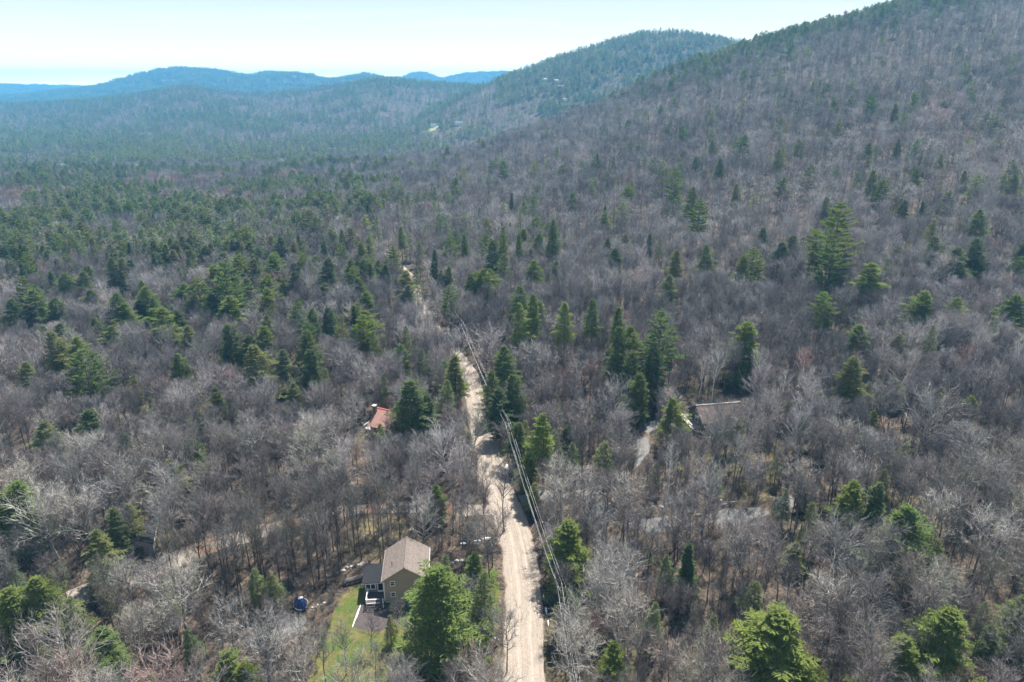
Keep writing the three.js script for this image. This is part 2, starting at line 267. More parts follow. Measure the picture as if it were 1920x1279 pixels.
// a leafless hardwood: detail 0 close, 1 middle, 2 far
function bareTree(seed, o, detail) {
  const r = mulberry(seed), trunk = new Faces(), crown = new Faces(), H = o.H, bark = o.bark, twig = o.twig;
  const stems = o.stems ?? 1, R0 = H * (o.girth ?? 0.0115);
  for (let st = 0; st < stems; st++) {
    const a0 = r() * 6.28, tilt = stems > 1 ? 0.12 + 0.14 * r() : 0.05 * r(), h = H * (st ? 0.82 + 0.15 * r() : 1);
    const path = grow([Math.cos(a0) * R0 * (stems > 1 ? 1.1 : 0), -0.4, Math.sin(a0) * R0 * (stems > 1 ? 1.1 : 0)], norm([Math.cos(a0) * tilt, 1, Math.sin(a0) * tilt]), h * 0.94 + 0.4, detail ? 4 : 9, o.wander ?? 0.13, 0.03, r);
    const rad = path.map((_, i) => { const t = i / (path.length - 1); return R0 / Math.sqrt(stems) * (t < 0.02 ? 1.35 : Math.pow(1 - t, 0.75) + 0.02); });
    if (detail < 2) trunk.tube(path, detail ? rad.map((q) => q * 1.25) : rad, detail ? 3 : 6, shadeOf(bark, r, 0.2)); else { trunk.blade(path[0], path[3], R0 * 2, R0 * 0.8, bark, r); trunk.blade(path[0], path[3], R0 * 2, R0 * 0.8, bark, r); }
    const nl = Math.round((detail === 0 ? 19 : detail === 1 ? 13 : 8) / Math.sqrt(stems) * (o.limbs ?? 1));
    let az = r() * 6.28;
    for (let i = 0; i < nl; i++) {
      const t = lerp(o.low ?? 0.36, 0.985, Math.pow((i + 0.5 * r()) / nl, 0.85)), p = bend(path, t); az += 2.4 + (r() - 0.5) * 0.9;
      const up = lerp(o.spread0 ?? 0.55, 1.5, t) + (r() - 0.5) * 0.35, d = norm([Math.cos(az), up, Math.sin(az)]);
      const prof = Math.sin(Math.PI * clamp((t - (o.low ?? 0.36)) / (1.12 - (o.low ?? 0.36)) * 0.86 + 0.16, 0, 1)), len = H * (o.reach ?? 0.3) * (0.35 + 0.75 * prof) * (0.75 + 0.5 * r());
      const lr = R0 * 0.5 * Math.pow(1 - t, 0.5) + 0.014, limb = grow(p, d, len, detail ? 2 : 5, 0.5, 0.07, r), lc = shadeOf(bark, r, 0.35);
      if (detail === 0) crown.tube(limb, limb.map((_, k) => lr * (1 - k / limb.length * 0.85)), 4, lc); else if (detail === 1) { crown.blade(limb[0], limb[1], lr * 2.2, lr * 1.5, lc, r); crown.blade(limb[1], limb[2], lr * 1.5, 0.02, lc, r); } else crown.blade(limb[0], limb[2], lr * 3, 0.06, lc, r);
      const ns = detail === 0 ? 8 : detail === 1 ? 5 : 5;
      for (let j = 0; j < ns; j++) {
        const t2 = lerp(0.18, 0.99, (j + r() * 0.7) / ns), q = bend(limb, t2), ax = norm(sub(limb[limb.length - 1], limb[0])), [u, v] = frame(ax), a2 = r() * 6.28;
        const d2 = norm(add(mul(ax, 0.8), add(mul(u, Math.cos(a2) * 0.75), add(mul(v, Math.sin(a2) * 0.75), [0, 0.22, 0])))), l2 = len * (0.28 + 0.3 * r()) * (1.15 - 0.55 * t2);
        const sec = grow(q, d2, l2, detail ? 1 : 3, 0.5, 0.08, r), w2 = 0.02 + lr * 0.45, c2 = shadeOf(r() < 0.45 ? bark : twig, r, 0.35);
        if (detail === 0) { crown.blade(sec[0], sec[1], w2 * 1.6, w2 * 1.2, c2, r); crown.blade(sec[1], sec[2], w2 * 1.2, w2 * 0.8, c2, r); crown.blade(sec[2], sec[3], w2 * 0.8, 0.012, c2, r); } else if (detail === 1) crown.blade(sec[0], sec[1], w2 * 1.8, 0.025, c2, r);
        const nt = detail === 0 ? 6 : detail === 1 ? 6 : 5;
        for (let k = 0; k < nt; k++) {
          const t3 = lerp(0.1, 1, (k + r()) / nt), q3 = bend(sec, Math.min(1, t3)), ax3 = norm(sub(sec[sec.length - 1], sec[0])), [u3, v3] = frame(ax3), a3 = r() * 6.28;
          const d3 = norm(add(mul(ax3, 0.75), add(mul(u3, Math.cos(a3) * 0.8), add(mul(v3, Math.sin(a3) * 0.8), [0, 0.28, 0])))), l3 = (0.55 + 0.85 * r()) * H / 14 * (detail === 0 ? 1 : 1.5), c3 = shadeOf(twig, r, 0.4);
          const tw = detail === 0 ? 0.036 : detail === 1 ? 0.075 : 0.15, e3 = add(q3, mul(d3, l3));
          crown.blade(q3, e3, tw, detail === 0 ? 0.008 : 0, c3, r);
          if (detail === 0) for (let m = 0; m < 1; m++) { const t4 = 0.25 + 0.7 * r(), q4 = add(q3, mul(d3, l3 * t4)), d4 = norm(add(d3, [(r() - 0.5) * 1.5, r() * 0.7 - 0.15, (r() - 0.5) * 1.5])); crown.blade(q4, add(q4, mul(d4, 0.35 + 0.5 * r())), 0.024, 0, c3, r); }
        }
      }
    }
  }
  return { trunk: trunk.geo(), crown: crown.geo(), H };
}
// an evergreen. style 'hemlock': dense soft cone; 'pine': open tiers with upswept plumes; 'airy': thin see-through hemlock
function evergreen(seed, o, detail) {
  const r = mulberry(seed), trunk = new Faces(), crown = new Faces(), H = o.H, pine = o.style === 'pine';
  const lean = (r() - 0.5) * 0.03, path = [[0, -0.4, 0], [lean * H * 0.3, H * 0.33, 0], [lean * H * 0.6, H * 0.66, lean * H * 0.2], [lean * H, H * 0.985, lean * H * 0.3]], R0 = H * (o.girth ?? 0.012);
  if (detail < 2) trunk.tube(path, [R0 * 1.2, R0 * 0.85, R0 * 0.5, 0.02], detail ? 4 : 7, o.bark); else trunk.blade(path[0], path[3], R0 * 2.4, 0.05, o.bark, r);
  const low = o.low, W = o.W, size = detail === 0 ? 1 : detail === 1 ? 1.9 : 4.2;
  const leafTri = (p, d, side, len, wid) => { const c = shadeOf(r() < (o.fresh ?? 0.3) ? o.leaf2 : o.leaf, r, 0.45); crown.tri(add(p, mul(side, wid)), add(p, mul(side, -wid)), add(p, mul(d, len)), c); };
  const profile = (t) => { const q = (t - low) / (1 - low); return pine ? (0.35 + 0.65 * Math.pow(Math.sin(Math.PI * Math.min(1, q * 0.82 + 0.3)), 0.8)) * (q > 0.8 ? 1.15 - 0.9 * (q - 0.8) / 0.2 : 1) : Math.pow(1 - q, o.taper ?? 0.7) * (0.7 + 0.3 * Math.min(1, q * 4 + 0.2)) + 0.03; };
  if (pine) {
    const tiers = Math.round(H * (1 - low) / (detail === 2 ? 2.2 : 1.05));
    for (let i = 0; i < tiers; i++) {
      const t = low + (1 - low) * (i + 0.35 * r()) / tiers, p0 = bend(path, t), nb = detail === 2 ? 5 : 6 + Math.floor(r() * 3), a0 = r() * 6.28;
      for (let b = 0; b < nb; b++) {
        if (r() < 0.08) continue;
        const az = a0 + b / nb * 6.28 + (r() - 0.5) * 0.6, L = W * profile(t) * (0.45 + 0.8 * r()), rise = lerp(0.02, 0.55, Math.pow((t - low) / (1 - low), 1.5)) + (r() - 0.5) * 0.16;
        const br = grow(p0, norm([Math.cos(az), rise, Math.sin(az)]), L, 3, 0.14, 0.05, r);
        if (detail < 2) for (let k = 0; k < 3; k++) crown.blade(br[k], br[k + 1], 0.09 - 0.025 * k, 0.06 - 0.02 * k, o.bark, r);
        const np = Math.max(2, Math.round(L * (detail === 0 ? 9.5 : detail === 1 ? 4.8 : 1.8)));
        for (let k = 0; k < np; k++) {
          const s = lerp(0.2, 1.02, Math.sqrt((k + r()) / np)), q = bend(br, Math.min(1, s)), ax = norm(sub(br[3], br[1])), sd = norm(cross(ax, [0, 1, 0])), off = (r() - 0.5) * L * 0.55 * (1.1 - s) + (r() - 0.5) * 0.4;
          const c = add(q, add(mul(sd, off), [0, 0.06 * r(), 0])), nn = detail === 0 ? 9 : detail === 1 ? 5 : 3;
          for (let m = 0; m < nn; m++) { const d = norm(add(mul(ax, 0.55), [(r() - 0.5) * 1.7, 0.42 + (r() - 0.3) * 0.9, (r() - 0.5) * 1.7])), u = frame(d)[0]; leafTri(add(c, mul(d, -0.05)), d, u, (0.34 + 0.28 * r()) * Math.sqrt(size) * (detail ? 1.15 : 1), 0.08 * size * (detail === 2 ? 0.8 : 1)); }
        }
      }
    }
  } else {
    const nb = Math.round((o.branches ?? 120) * (detail === 0 ? 1.25 : detail === 1 ? 0.7 : 0.45)); let az = r() * 6.28;
    const lopA = r() * 6.28, lobes = [0, 1, 2, 3].map(() => [r() * 6.28, r(), 0.7 + 0.5 * r()]);
    for (let i = 0; i < nb; i++) {
      const t = low + (1 - low) * Math.pow((i + r()) / nb, 0.92), p0 = bend(path, Math.min(0.995, t)); az += 2.399 + (r() - 0.5) * 0.7;
      let k = 1 + (o.lop ?? 0) * Math.cos(az - lopA) * (0.6 + 0.4 * r()); for (const [la, lt, lw] of lobes) k *= 1 + 0.28 * (lw - 0.95) * Math.exp(-(((t - lt) / 0.25) ** 2)) * Math.cos(az - la) * 4;
      const L = W * profile(t) * (detail === 2 ? 1.12 : 1) * (r() < 0.25 ? 0.95 + 0.4 * r() : 0.5 + 0.5 * r()) * clamp(k, 0.55, 1.45), rise = lerp(0.06, 0.75, Math.pow((t - low) / (1 - low), 2)) - (o.droop ?? 0.1) + (r() - 0.5) * 0.25;
      const br = grow(p0, norm([Math.cos(az), rise, Math.sin(az)]), L, 3, 0.22, -0.05, r);
      if (detail === 0) crown.blade(br[0], br[2], 0.06, 0.03, o.bark, r);
      const ns = Math.max(2, Math.round((L * 5.0 + 2) * (o.dense ?? 1) / (detail === 0 ? 1 : detail === 1 ? 1.7 : 3)));
      for (let j = 0; j < ns; j++) {
        const s = lerp(o.bareIn ?? 0.22, 1.03, (j + r()) / ns), q = bend(br, Math.min(1, s)), ax = norm(sub(br[3], br[0])), sd = norm(cross(ax, [0, 1, 0])), sg = j & 1 ? 1 : -1;
        const sl = (L * 0.42 * (1.08 - s) + 0.28) * (0.6 + 0.6 * r()), d = norm(add(mul(ax, 0.62), add(mul(sd, sg * 0.78), [0, (r() - 0.62) * 0.55, 0]))), nn = detail === 0 ? 13 : detail === 1 ? 3 : 1;
        for (let m = 0; m < nn; m++) {
          const e = add(q, mul(d, sl * (m + 0.3 * r()) / nn)), dd = norm(add(d, [(r() - 0.5) * 1.5, (r() - 0.45) * 1.3, (r() - 0.5) * 1.5])), side = norm(add(cross(dd, [0, 1, 0]), [(r() - 0.5) * 0.9, (r() - 0.5) * 1.6, (r() - 0.5) * 0.9]));
          leafTri(e, dd, side, (0.19 + 0.17 * r()) * Math.pow(size, 1.1), 0.055 * Math.pow(size, 1.15) * (1 + 0.5 * r()));
        }
      }
    }
    for (let m = 0; m < (detail === 2 ? 2 : 14); m++) { const d = norm([(r() - 0.5) * 0.9, 1, (r() - 0.5) * 0.9]); leafTri(add(path[3], [0, -0.5 * r() * size, 0]), d, frame(d)[0], 0.5 * Math.sqrt(size), 0.07 * size); }
  }
  return { trunk: trunk.geo(), crown: crown.geo(), H };
}

// ------------------------------------------------------------------ trees: prototypes and materials
M.bark = new THREE.MeshStandardMaterial({ vertexColors: true, roughness: 1 });
M.twig = new THREE.MeshStandardMaterial({ vertexColors: true, roughness: 0.85 });
M.needle = new THREE.MeshPhysicalMaterial({ vertexColors: true, roughness: 1, transmission: 0.42, specularIntensity: 0.3 });
M.twigs = [[1, 1, 1], [1.12, 1.08, 1.0], [0.8, 0.8, 0.8], [1.25, 1.22, 1.18], [0.92, 0.95, 0.78], [0.95, 0.9, 0.9]].map((c) => new THREE.MeshStandardMaterial({ vertexColors: true, roughness: 0.85, color: new THREE.Color(...c) }));
M.twigRed = new THREE.MeshStandardMaterial({ vertexColors: true, roughness: 0.85, color: new THREE.Color(1.05, 0.78, 0.76) });
M.needles = [[1.3, 1.28, 1.2], [1.55, 1.42, 1.15], [1.1, 1.12, 1.2], [1.45, 1.3, 1.05]].map((c) => new THREE.MeshPhysicalMaterial({ vertexColors: true, roughness: 1, transmission: 0.42, specularIntensity: 0.3, color: new THREE.Color(...c) }));
const GREY = [0.125, 0.115, 0.105], BROWN = [0.075, 0.063, 0.054], PALE = [0.30, 0.285, 0.265], WHITE = [0.66, 0.64, 0.6], TWIG = [0.205, 0.19, 0.178], TWIG_R = [0.168, 0.143, 0.136], TWIG_P = [0.305, 0.288, 0.266];
const BARE = [
  { H: 15, bark: GREY, twig: TWIG, low: 0.4 }, { H: 16, bark: BROWN, twig: TWIG, low: 0.5, reach: 0.26, spread0: 0.8 }, { H: 14, bark: GREY, twig: TWIG_P, low: 0.32, reach: 0.36, spread0: 0.4 },
  { H: 17, bark: BROWN, twig: TWIG_R, low: 0.55, reach: 0.24, spread0: 0.9 }, { H: 13, bark: PALE, twig: TWIG_P, low: 0.3, reach: 0.34, stems: 2 }, { H: 15, bark: GREY, twig: TWIG, low: 0.42, stems: 3, reach: 0.26 },
  { H: 12, bark: BROWN, twig: TWIG_R, low: 0.3, reach: 0.3, girth: 0.009 }, { H: 16, bark: GREY, twig: TWIG_P, low: 0.45, reach: 0.33, girth: 0.014 },
  { H: 16, bark: WHITE, twig: TWIG_P, low: 0.42, reach: 0.24, spread0: 0.8, girth: 0.009, limbs: 0.8 },                     // 8: paper birch
  { H: 14, bark: PALE, twig: TWIG_P, low: 0.26, reach: 0.46, spread0: 0.5, girth: 0.02, wander: 0.25, limbs: 1.2 },          // 9: broad old crown
];
const DEEP = [0.062, 0.092, 0.034], MOSSY = [0.108, 0.148, 0.042], BRIGHT = [0.128, 0.188, 0.04], BLUEISH = [0.09, 0.135, 0.065], DULL = [0.13, 0.15, 0.07], CBARK = [0.16, 0.125, 0.1];
const EVER = {
  hemlock: [{ H: 14, W: 4.7, low: 0.1, leaf: MOSSY, leaf2: BRIGHT, bark: CBARK }, { H: 14, W: 4.2, low: 0.14, leaf: DEEP, leaf2: MOSSY, bark: CBARK, taper: 0.6 }, { H: 13, W: 4.0, low: 0.12, leaf: DULL, leaf2: MOSSY, bark: CBARK, dense: 0.85 }, { H: 13, W: 4.3, low: 0.06, leaf: MOSSY, leaf2: BRIGHT, bark: CBARK, taper: 0.62, fresh: 0.4 }],
  pine: [{ style: 'pine', H: 20, W: 4.3, low: 0.34, leaf: BRIGHT, leaf2: MOSSY, bark: CBARK }, { style: 'pine', H: 18, W: 4.0, low: 0.25, leaf: MOSSY, leaf2: BRIGHT, bark: CBARK }, { style: 'pine', H: 22, W: 4.6, low: 0.3, leaf: BRIGHT, leaf2: BLUEISH, bark: CBARK }],
  tall: [{ H: 20, W: 2.7, low: 0.5, leaf: MOSSY, leaf2: BRIGHT, bark: CBARK, branches: 95, fresh: 0.45 }, { H: 20, W: 3.0, low: 0.42, leaf: BRIGHT, leaf2: MOSSY, bark: CBARK, branches: 100 }],
  slim: [{ H: 14, W: 1.9, low: 0.14, leaf: DEEP, leaf2: MOSSY, bark: CBARK, branches: 110 }, { H: 15, W: 2.3, low: 0.3, leaf: MOSSY, leaf2: DULL, bark: CBARK, branches: 100 }],
  airy: [{ H: 15, W: 3.2, low: 0.25, leaf: BLUEISH, leaf2: DULL, bark: CBARK, dense: 0.5, bareIn: 0.4 }, { H: 14, W: 3.0, low: 0.2, leaf: DULL, leaf2: MOSSY, bark: CBARK, dense: 0.45, bareIn: 0.4 }],
};
for (const k in EVER) EVER[k] = [...EVER[k], ...EVER[k].map((o) => ({ ...o, W: o.W * 0.92, low: o.low + 0.05, lop: 0.4, dense: (o.dense ?? 1) * 0.85 }))];   // a lopsided, thinner sister of each
const bareProto = [0, 1, 2].map((d) => BARE.slice(0, d === 2 ? 6 : 10).map((o, i) => bareTree(100 + i * 7 + d, o, d)));
const everProto = {};
for (const k in EVER) everProto[k] = [0, 1, 2].map((d) => EVER[k].map((o, i) => evergreen(900 + i * 13 + d + k.length * 31, o, d)));
const whole = new Map();   // trunk and crown in one geometry, for trees in the mass
function merged(p) { if (!whole.has(p)) whole.set(p, mergeGeometries([p.trunk, p.crown])); return whole.get(p); }

// ------------------------------------------------------------------ trees: where they stand
const placed = [];                                             // every tree: { X, Z, y, H, kind, v, tint, px, py, size }
const cells = new Map();
function near(X, Z, d) { const k = 8, a = Math.floor(X / k), b = Math.floor(Z / k); for (let i = -1; i <= 1; i++) for (let j = -1; j <= 1; j++) for (const t of cells.get((a + i) + ',' + (b + j)) ?? []) if (Math.hypot(t.X - X, t.Z - Z) < d) return true; return false; }
function put(t) { const key = Math.floor(t.X / 8) + ',' + Math.floor(t.Z / 8); if (!cells.has(key)) cells.set(key, []); cells.get(key).push(t); placed.push(t); const q = pixel(t.X, t.y + t.H * 0.6, t.Z); t.px = q[0]; t.py = q[1]; t.size = t.H * FOCAL / q[2]; return t; }
const rp = mulberry(4242);
// far buildings: photo pixel of the foot of the front wall, width, depth, wall height, roof rise, turn, roof tone, wall tone
const FAR = [
  { px: 535, py: 309, w: 17, d: 10, h: 5.5, rise: 3.4, turn: 0.1, roof: 'slate', wall: 'greyWall', dormers: 3, label: 'large grey house with three white dormers far off in the left valley', hw: 11, len: 95 },
  { px: 116, py: 316, w: 22, d: 11, h: 4, rise: 2.6, turn: 0.25, roof: 'whiteRoof', wall: 'whiteWall', label: 'long white roofed building at the far left edge of the valley', hw: 13, len: 110 },
  { px: 142, py: 320, w: 8, d: 6, h: 3, rise: 2, turn: -0.3, roof: 'whiteRoof', wall: 'whiteWall', label: 'small white outbuilding beside the long white roofed building', hw: 6, len: 80 },
  { px: 814, py: 238, w: 15, d: 10, h: 5, rise: 3, turn: -0.4, roof: 'slate', wall: 'whiteWall', label: 'dark roofed farmhouse above the bright green meadow', hw: 13, len: 190 },
  { px: 860, py: 235, w: 17, d: 11, h: 5, rise: 3.5, turn: 0.3, roof: 'slate', wall: 'whiteWall', label: 'dark barn with white front right of the green meadow', hw: 12, len: 120 },
  { px: 1021, py: 152, w: 11, d: 8, h: 4, rise: 2.5, turn: 0.3, roof: 'whiteRoof', wall: 'greyWall', label: 'pale roofed house highest on the far blue hill', hw: 6, len: 25 },
  { px: 1043, py: 154, w: 10, d: 8, h: 4, rise: 2.5, turn: -0.2, roof: 'whiteRoof', wall: 'whiteWall', label: 'pale house on the far hill beside the highest house', hw: 6, len: 25 },
  { px: 1051, py: 164, w: 11, d: 7, h: 3, rise: 2, turn: 0.1, roof: 'whiteRoof', wall: 'whiteWall', label: 'long white building below the two houses on the far hill', hw: 6, len: 25 },
  { px: 1059, py: 189, w: 9, d: 7, h: 3.5, rise: 2, turn: 0.5, roof: 'whiteRoof', wall: 'whiteWall', label: 'white house at the foot of the far hill behind the spur', hw: 5, len: 25 },
];
// evergreens read off the photograph: pixel of the tip, height in metres, kind, width factor
const SEEN = [
  [822, 1064, 17.5, 'hemlock', 1.15, 0], [1066, 976, 12.5, 'hemlock', 1.1, 3], [1462, 1143, 15, 'hemlock', 1.35, 3], [1785, 1142, 14, 'hemlock', 1.15, 3], [1700, 1195, 11, 'hemlock', 1.1, 3], [1152, 1203, 9, 'hemlock', 0.9, 3], [1508, 1252, 8, 'hemlock', 1, 3],
  [1705, 950, 14, 'hemlock', 1.2, 3], [1603, 902, 12, 'hemlock', 1, 0], [1652, 905, 12.5, 'slim', 1.2, 1], [1524, 942, 11, 'airy', 0.9, 1], [30, 902, 15, 'hemlock', 1.1, 0], [-6, 925, 13, 'hemlock', 1, 1], [178, 993, 10, 'hemlock', 1, 2], [64, 1083, 12, 'hemlock', 1.1, 0], [14, 1103, 11, 'hemlock', 1.1, 3], [128, 1120, 11, 'airy', 1.1, 1], [190, 1176, 7, 'hemlock', 1.45, 3],
  [425, 1220, 9, 'hemlock', 1, 3], [455, 1246, 8, 'hemlock', 1, 3], [1292, 1018, 12, 'slim', 1.2, 0], [1136, 828, 14, 'airy', 1.15, 1], [1021, 773, 18, 'tall', 1.3, 1], [1262, 746, 12, 'hemlock', 1.1, 0], [768, 714, 19, 'hemlock', 1.1, 1], [800, 742, 14, 'hemlock', 0.9, 1], [838, 712, 15, 'airy', 1.1, 0], [852, 663, 16, 'slim', 1.4, 1],
  [946, 648, 15, 'hemlock', 0.95, 0], [922, 694, 13, 'hemlock', 0.8, 2], [972, 566, 21, 'tall', 1, 1], [1001, 549, 22, 'tall', 1, 0], [1060, 566, 21, 'tall', 1.05, 1], [1112, 559, 22, 'tall', 0.95, 0], [1160, 574, 20, 'tall', 1, 0], [1162, 612, 19, 'hemlock', 0.75, 1], [1242, 578, 22, 'pine', 0.95, 2], [1226, 640, 17, 'hemlock', 0.7, 1],
  [944, 424, 22, 'tall', 0.95, 1], [925, 450, 19, 'hemlock', 0.75, 1], [973, 436, 20, 'tall', 0.9, 0], [1037, 409, 23, 'tall', 1.1, 1], [751, 424, 19, 'tall', 1.1, 0], [815, 468, 17, 'slim', 1.1, 0], [870, 438, 19, 'tall', 0.95, 0], [780, 500, 15, 'airy', 0.9, 0], [1268, 312, 25, 'pine', 0.85, 2], [1301, 350, 20, 'hemlock', 0.7, 1], [1314, 370, 21, 'pine', 0.85, 0], [1325, 458, 15, 'hemlock', 0.9, 0], [1270, 468, 15, 'hemlock', 0.9, 2], [1238, 448, 14, 'airy', 0.9, 1],
  [1415, 462, 17, 'pine', 0.95, 0], [1578, 374, 31, 'pine', 0.85, 2], [1562, 438, 24, 'pine', 0.8, 1], [1530, 452, 17, 'hemlock', 0.7, 2], [1546, 545, 16, 'pine', 1, 0], [1638, 318, 16, 'hemlock', 1, 2], [1352, 296, 16, 'hemlock', 1, 2], [1336, 262, 13, 'hemlock', 1, 2], [1346, 194, 12, 'pine', 0.8, 1], [1467, 220, 14, 'pine', 1, 1], [1500, 260, 16, 'pine', 0.95, 0], [1462, 278, 17, 'hemlock', 0.9, 2], [1575, 222, 16, 'pine', 0.8, 1], [1680, 194, 15, 'hemlock', 0.95, 2], [1769, 176, 13, 'pine', 0.9, 1],
  [1840, 392, 15, 'hemlock', 1, 0], [1796, 463, 15, 'hemlock', 1.25, 2], [1908, 552, 14, 'hemlock', 1.2, 3], [1602, 668, 15, 'hemlock', 1, 2], [1666, 484, 13, 'airy', 0.9, 0], [1686, 260, 13, 'hemlock', 0.9, 2], [1631, 268, 12, 'hemlock', 0.9, 1], [1766, 288, 11, 'hemlock', 0.9, 0], [1720, 316, 11, 'hemlock', 1, 0], [1691, 372, 11, 'hemlock', 1, 2], [1905, 326, 13, 'hemlock', 1, 0], [1810, 320, 9, 'hemlock', 0.9, 3], [1381, 344, 13, 'hemlock', 1, 2], [1305, 292, 12, 'hemlock', 0.9, 2], [1550, 282, 12, 'airy', 0.9, 1], [1545, 162, 14, 'slim', 1.1, 0], [1465, 163, 13, 'hemlock', 0.8, 1], [1120, 287, 16, 'slim', 1.2, 1], [1005, 302, 15, 'pine', 0.9, 1], [945, 297, 22, 'pine', 0.85, 1], [855, 334, 16, 'hemlock', 0.8, 1], [820, 307, 12, 'pine', 0.9, 1], [690, 370, 14, 'slim', 1.1, 0], [960, 362, 13, 'slim', 1.2, 0], [1160, 212, 13, 'hemlock', 0.9, 2], [1135, 386, 13, 'slim', 1.2, 0], [1590, 60, 18, 'pine', 0.8, 1], [1655, 66, 16, 'pine', 0.8, 0], [1712, 62, 15, 'airy', 1, 0], [1735, 152, 14, 'airy', 0.9, 1], [1820, 150, 12, 'hemlock', 0.9, 2], [1870, 215, 12, 'hemlock', 0.9, 2],
  [418, 488, 24, 'pine', 0.95, 2], [150, 653, 18, 'pine', 0.95, 0], [425, 608, 16, 'hemlock', 0.95, 1], [467, 628, 13, 'hemlock', 1, 1], [574, 618, 15, 'hemlock', 1, 1], [582, 655, 14, 'hemlock', 0.9, 1], [558, 440, 14, 'slim', 1.1, 0], [332, 663, 11, 'hemlock', 1.1, 0], [550, 716, 9, 'hemlock', 1.1, 2], [404, 724, 9, 'hemlock', 1.1, 2], [286, 558, 13, 'hemlock', 0.9, 0], [322, 438, 15, 'airy', 1, 0], [230, 508, 11, 'hemlock', 0.9, 2], [264, 526, 11, 'hemlock', 0.9, 0], [166, 768, 11, 'hemlock', 1.2, 1], [82, 788, 11, 'hemlock', 1.3, 2], [60, 543, 15, 'hemlock', 1.2, 0], [100, 558, 13, 'hemlock', 1.2, 0], [20, 560, 13, 'hemlock', 1.1, 1], [47, 678, 11, 'hemlock', 1.1, 2], [118, 642, 12, 'hemlock', 1.1, 2], [405, 413, 14, 'slim', 1.1, 0], [692, 444, 15, 'airy', 0.9, 0], [640, 430, 15, 'hemlock', 0.7, 2], [505, 478, 12, 'airy', 0.9, 0], [670, 566, 12, 'hemlock', 0.9, 2], [584, 578, 12, 'hemlock', 0.9, 0], [530, 522, 11, 'hemlock', 0.8, 2], [280, 746, 9, 'airy', 1.1, 1], [640, 590, 14, 'airy', 1, 1], [700, 620, 13, 'airy', 0.9, 0], [760, 612, 14, 'airy', 1, 0], [720, 700, 12, 'airy', 0.9, 1], [790, 655, 14, 'airy', 0.9, 0], [560, 560, 11, 'hemlock', 0.8, 1],
  [936, 728, 13, 'hemlock', 1, 1], [974, 792, 11, 'hemlock', 1, 1], [992, 852, 9, 'hemlock', 1, 1], [960, 702, 15, 'hemlock', 0.9, 1], [1004, 905, 7, 'hemlock', 1, 2], [1185, 660, 15, 'hemlock', 0.8, 1], [1200, 700, 14, 'hemlock', 0.9, 1], [530, 655, 12, 'hemlock', 1, 2], [500, 590, 12, 'hemlock', 0.9, 2], [610, 690, 10, 'airy', 1, 1], [450, 545, 12, 'airy', 1, 1], [350, 610, 11, 'hemlock', 1, 2], [250, 700, 9, 'airy', 1, 1], [210, 600, 11, 'hemlock', 0.9, 2], [1760, 1010, 10, 'airy', 1, 1], [1420, 1090, 10, 'airy', 1.1, 0], [1340, 1150, 9, 'airy', 1, 1], [1230, 1130, 9, 'airy', 1, 0], [300, 1090, 9, 'airy', 1, 1], [350, 1180, 8, 'airy', 1, 0], [1368, 776, 10, 'airy', 1.1, 0], [1344, 806, 8, 'airy', 1, 1], [890, 1036, 8, 'hemlock', 0.9, 0], [908, 1072, 13, 'airy', 0.95, 0], [476, 1066, 8, 'airy', 1.2, 0], [510, 1078, 7, 'airy', 1.2, 0], [1640, 770, 8, 'hemlock', 0.9, 3], [1346, 888, 6, 'airy', 1.3, 1], [1250, 1040, 9, 'airy', 1, 0], [730, 1155, 5.5, 'airy', 1.1, 1], [712, 795, 6, 'hemlock', 0.9, 3], [1700, 820, 9, 'airy', 1, 1], [1750, 610, 13, 'airy', 0.9, 0],
];
for (let [px, py, H, kind, w, v] of SEEN) { H *= py < 700 ? 1.12 : 1.05; if (hash2(px, py) < 0.45) v += EVER[kind].length / 2; const [X, Z, y] = hit(px, py, H); put({ X, Z, y, H, kind, v, w: w * (kind === 'pine' ? 1.25 : kind === 'hemlock' ? 1.1 : 1), seen: true }); }
// hardwoods that stand out: birches and the broad old crown by the driveway
for (const [px, py, H, v] of [[1345, 655, 15, 8], [1318, 672, 12, 8], [1470, 700, 13, 8], [1888, 965, 12, 8], [1430, 660, 14, 8], [1165, 728, 13, 9], [800, 842, 12, 9], [310, 905, 12, 9], [905, 870, 13, 0], [945, 880, 14, 1], [915, 990, 13, 1], [690, 1155, 7, 6], [950, 1150, 11, 0], [1075, 1125, 11, 2], [420, 1140, 12, 2], [1330, 880, 13, 9], [1372, 762, 13, 0], [1405, 770, 14, 2], [1440, 752, 13, 7], [1350, 800, 11, 2], [1385, 830, 12, 7], [1348, 772, 12, 9], [1364, 790, 12, 0], [728, 790, 10, 0], [690, 800, 9, 2], [740, 1130, 6, 6], [760, 1165, 5.5, 2], [700, 1215, 7.5, 0], [640, 1180, 8.5, 1], [600, 1190, 9, 0], [560, 1165, 8, 2]]) { const [X, Z, y] = hit(px, py, H); put({ X, Z, y, H, kind: 'bare', v, w: 1, seen: true }); }

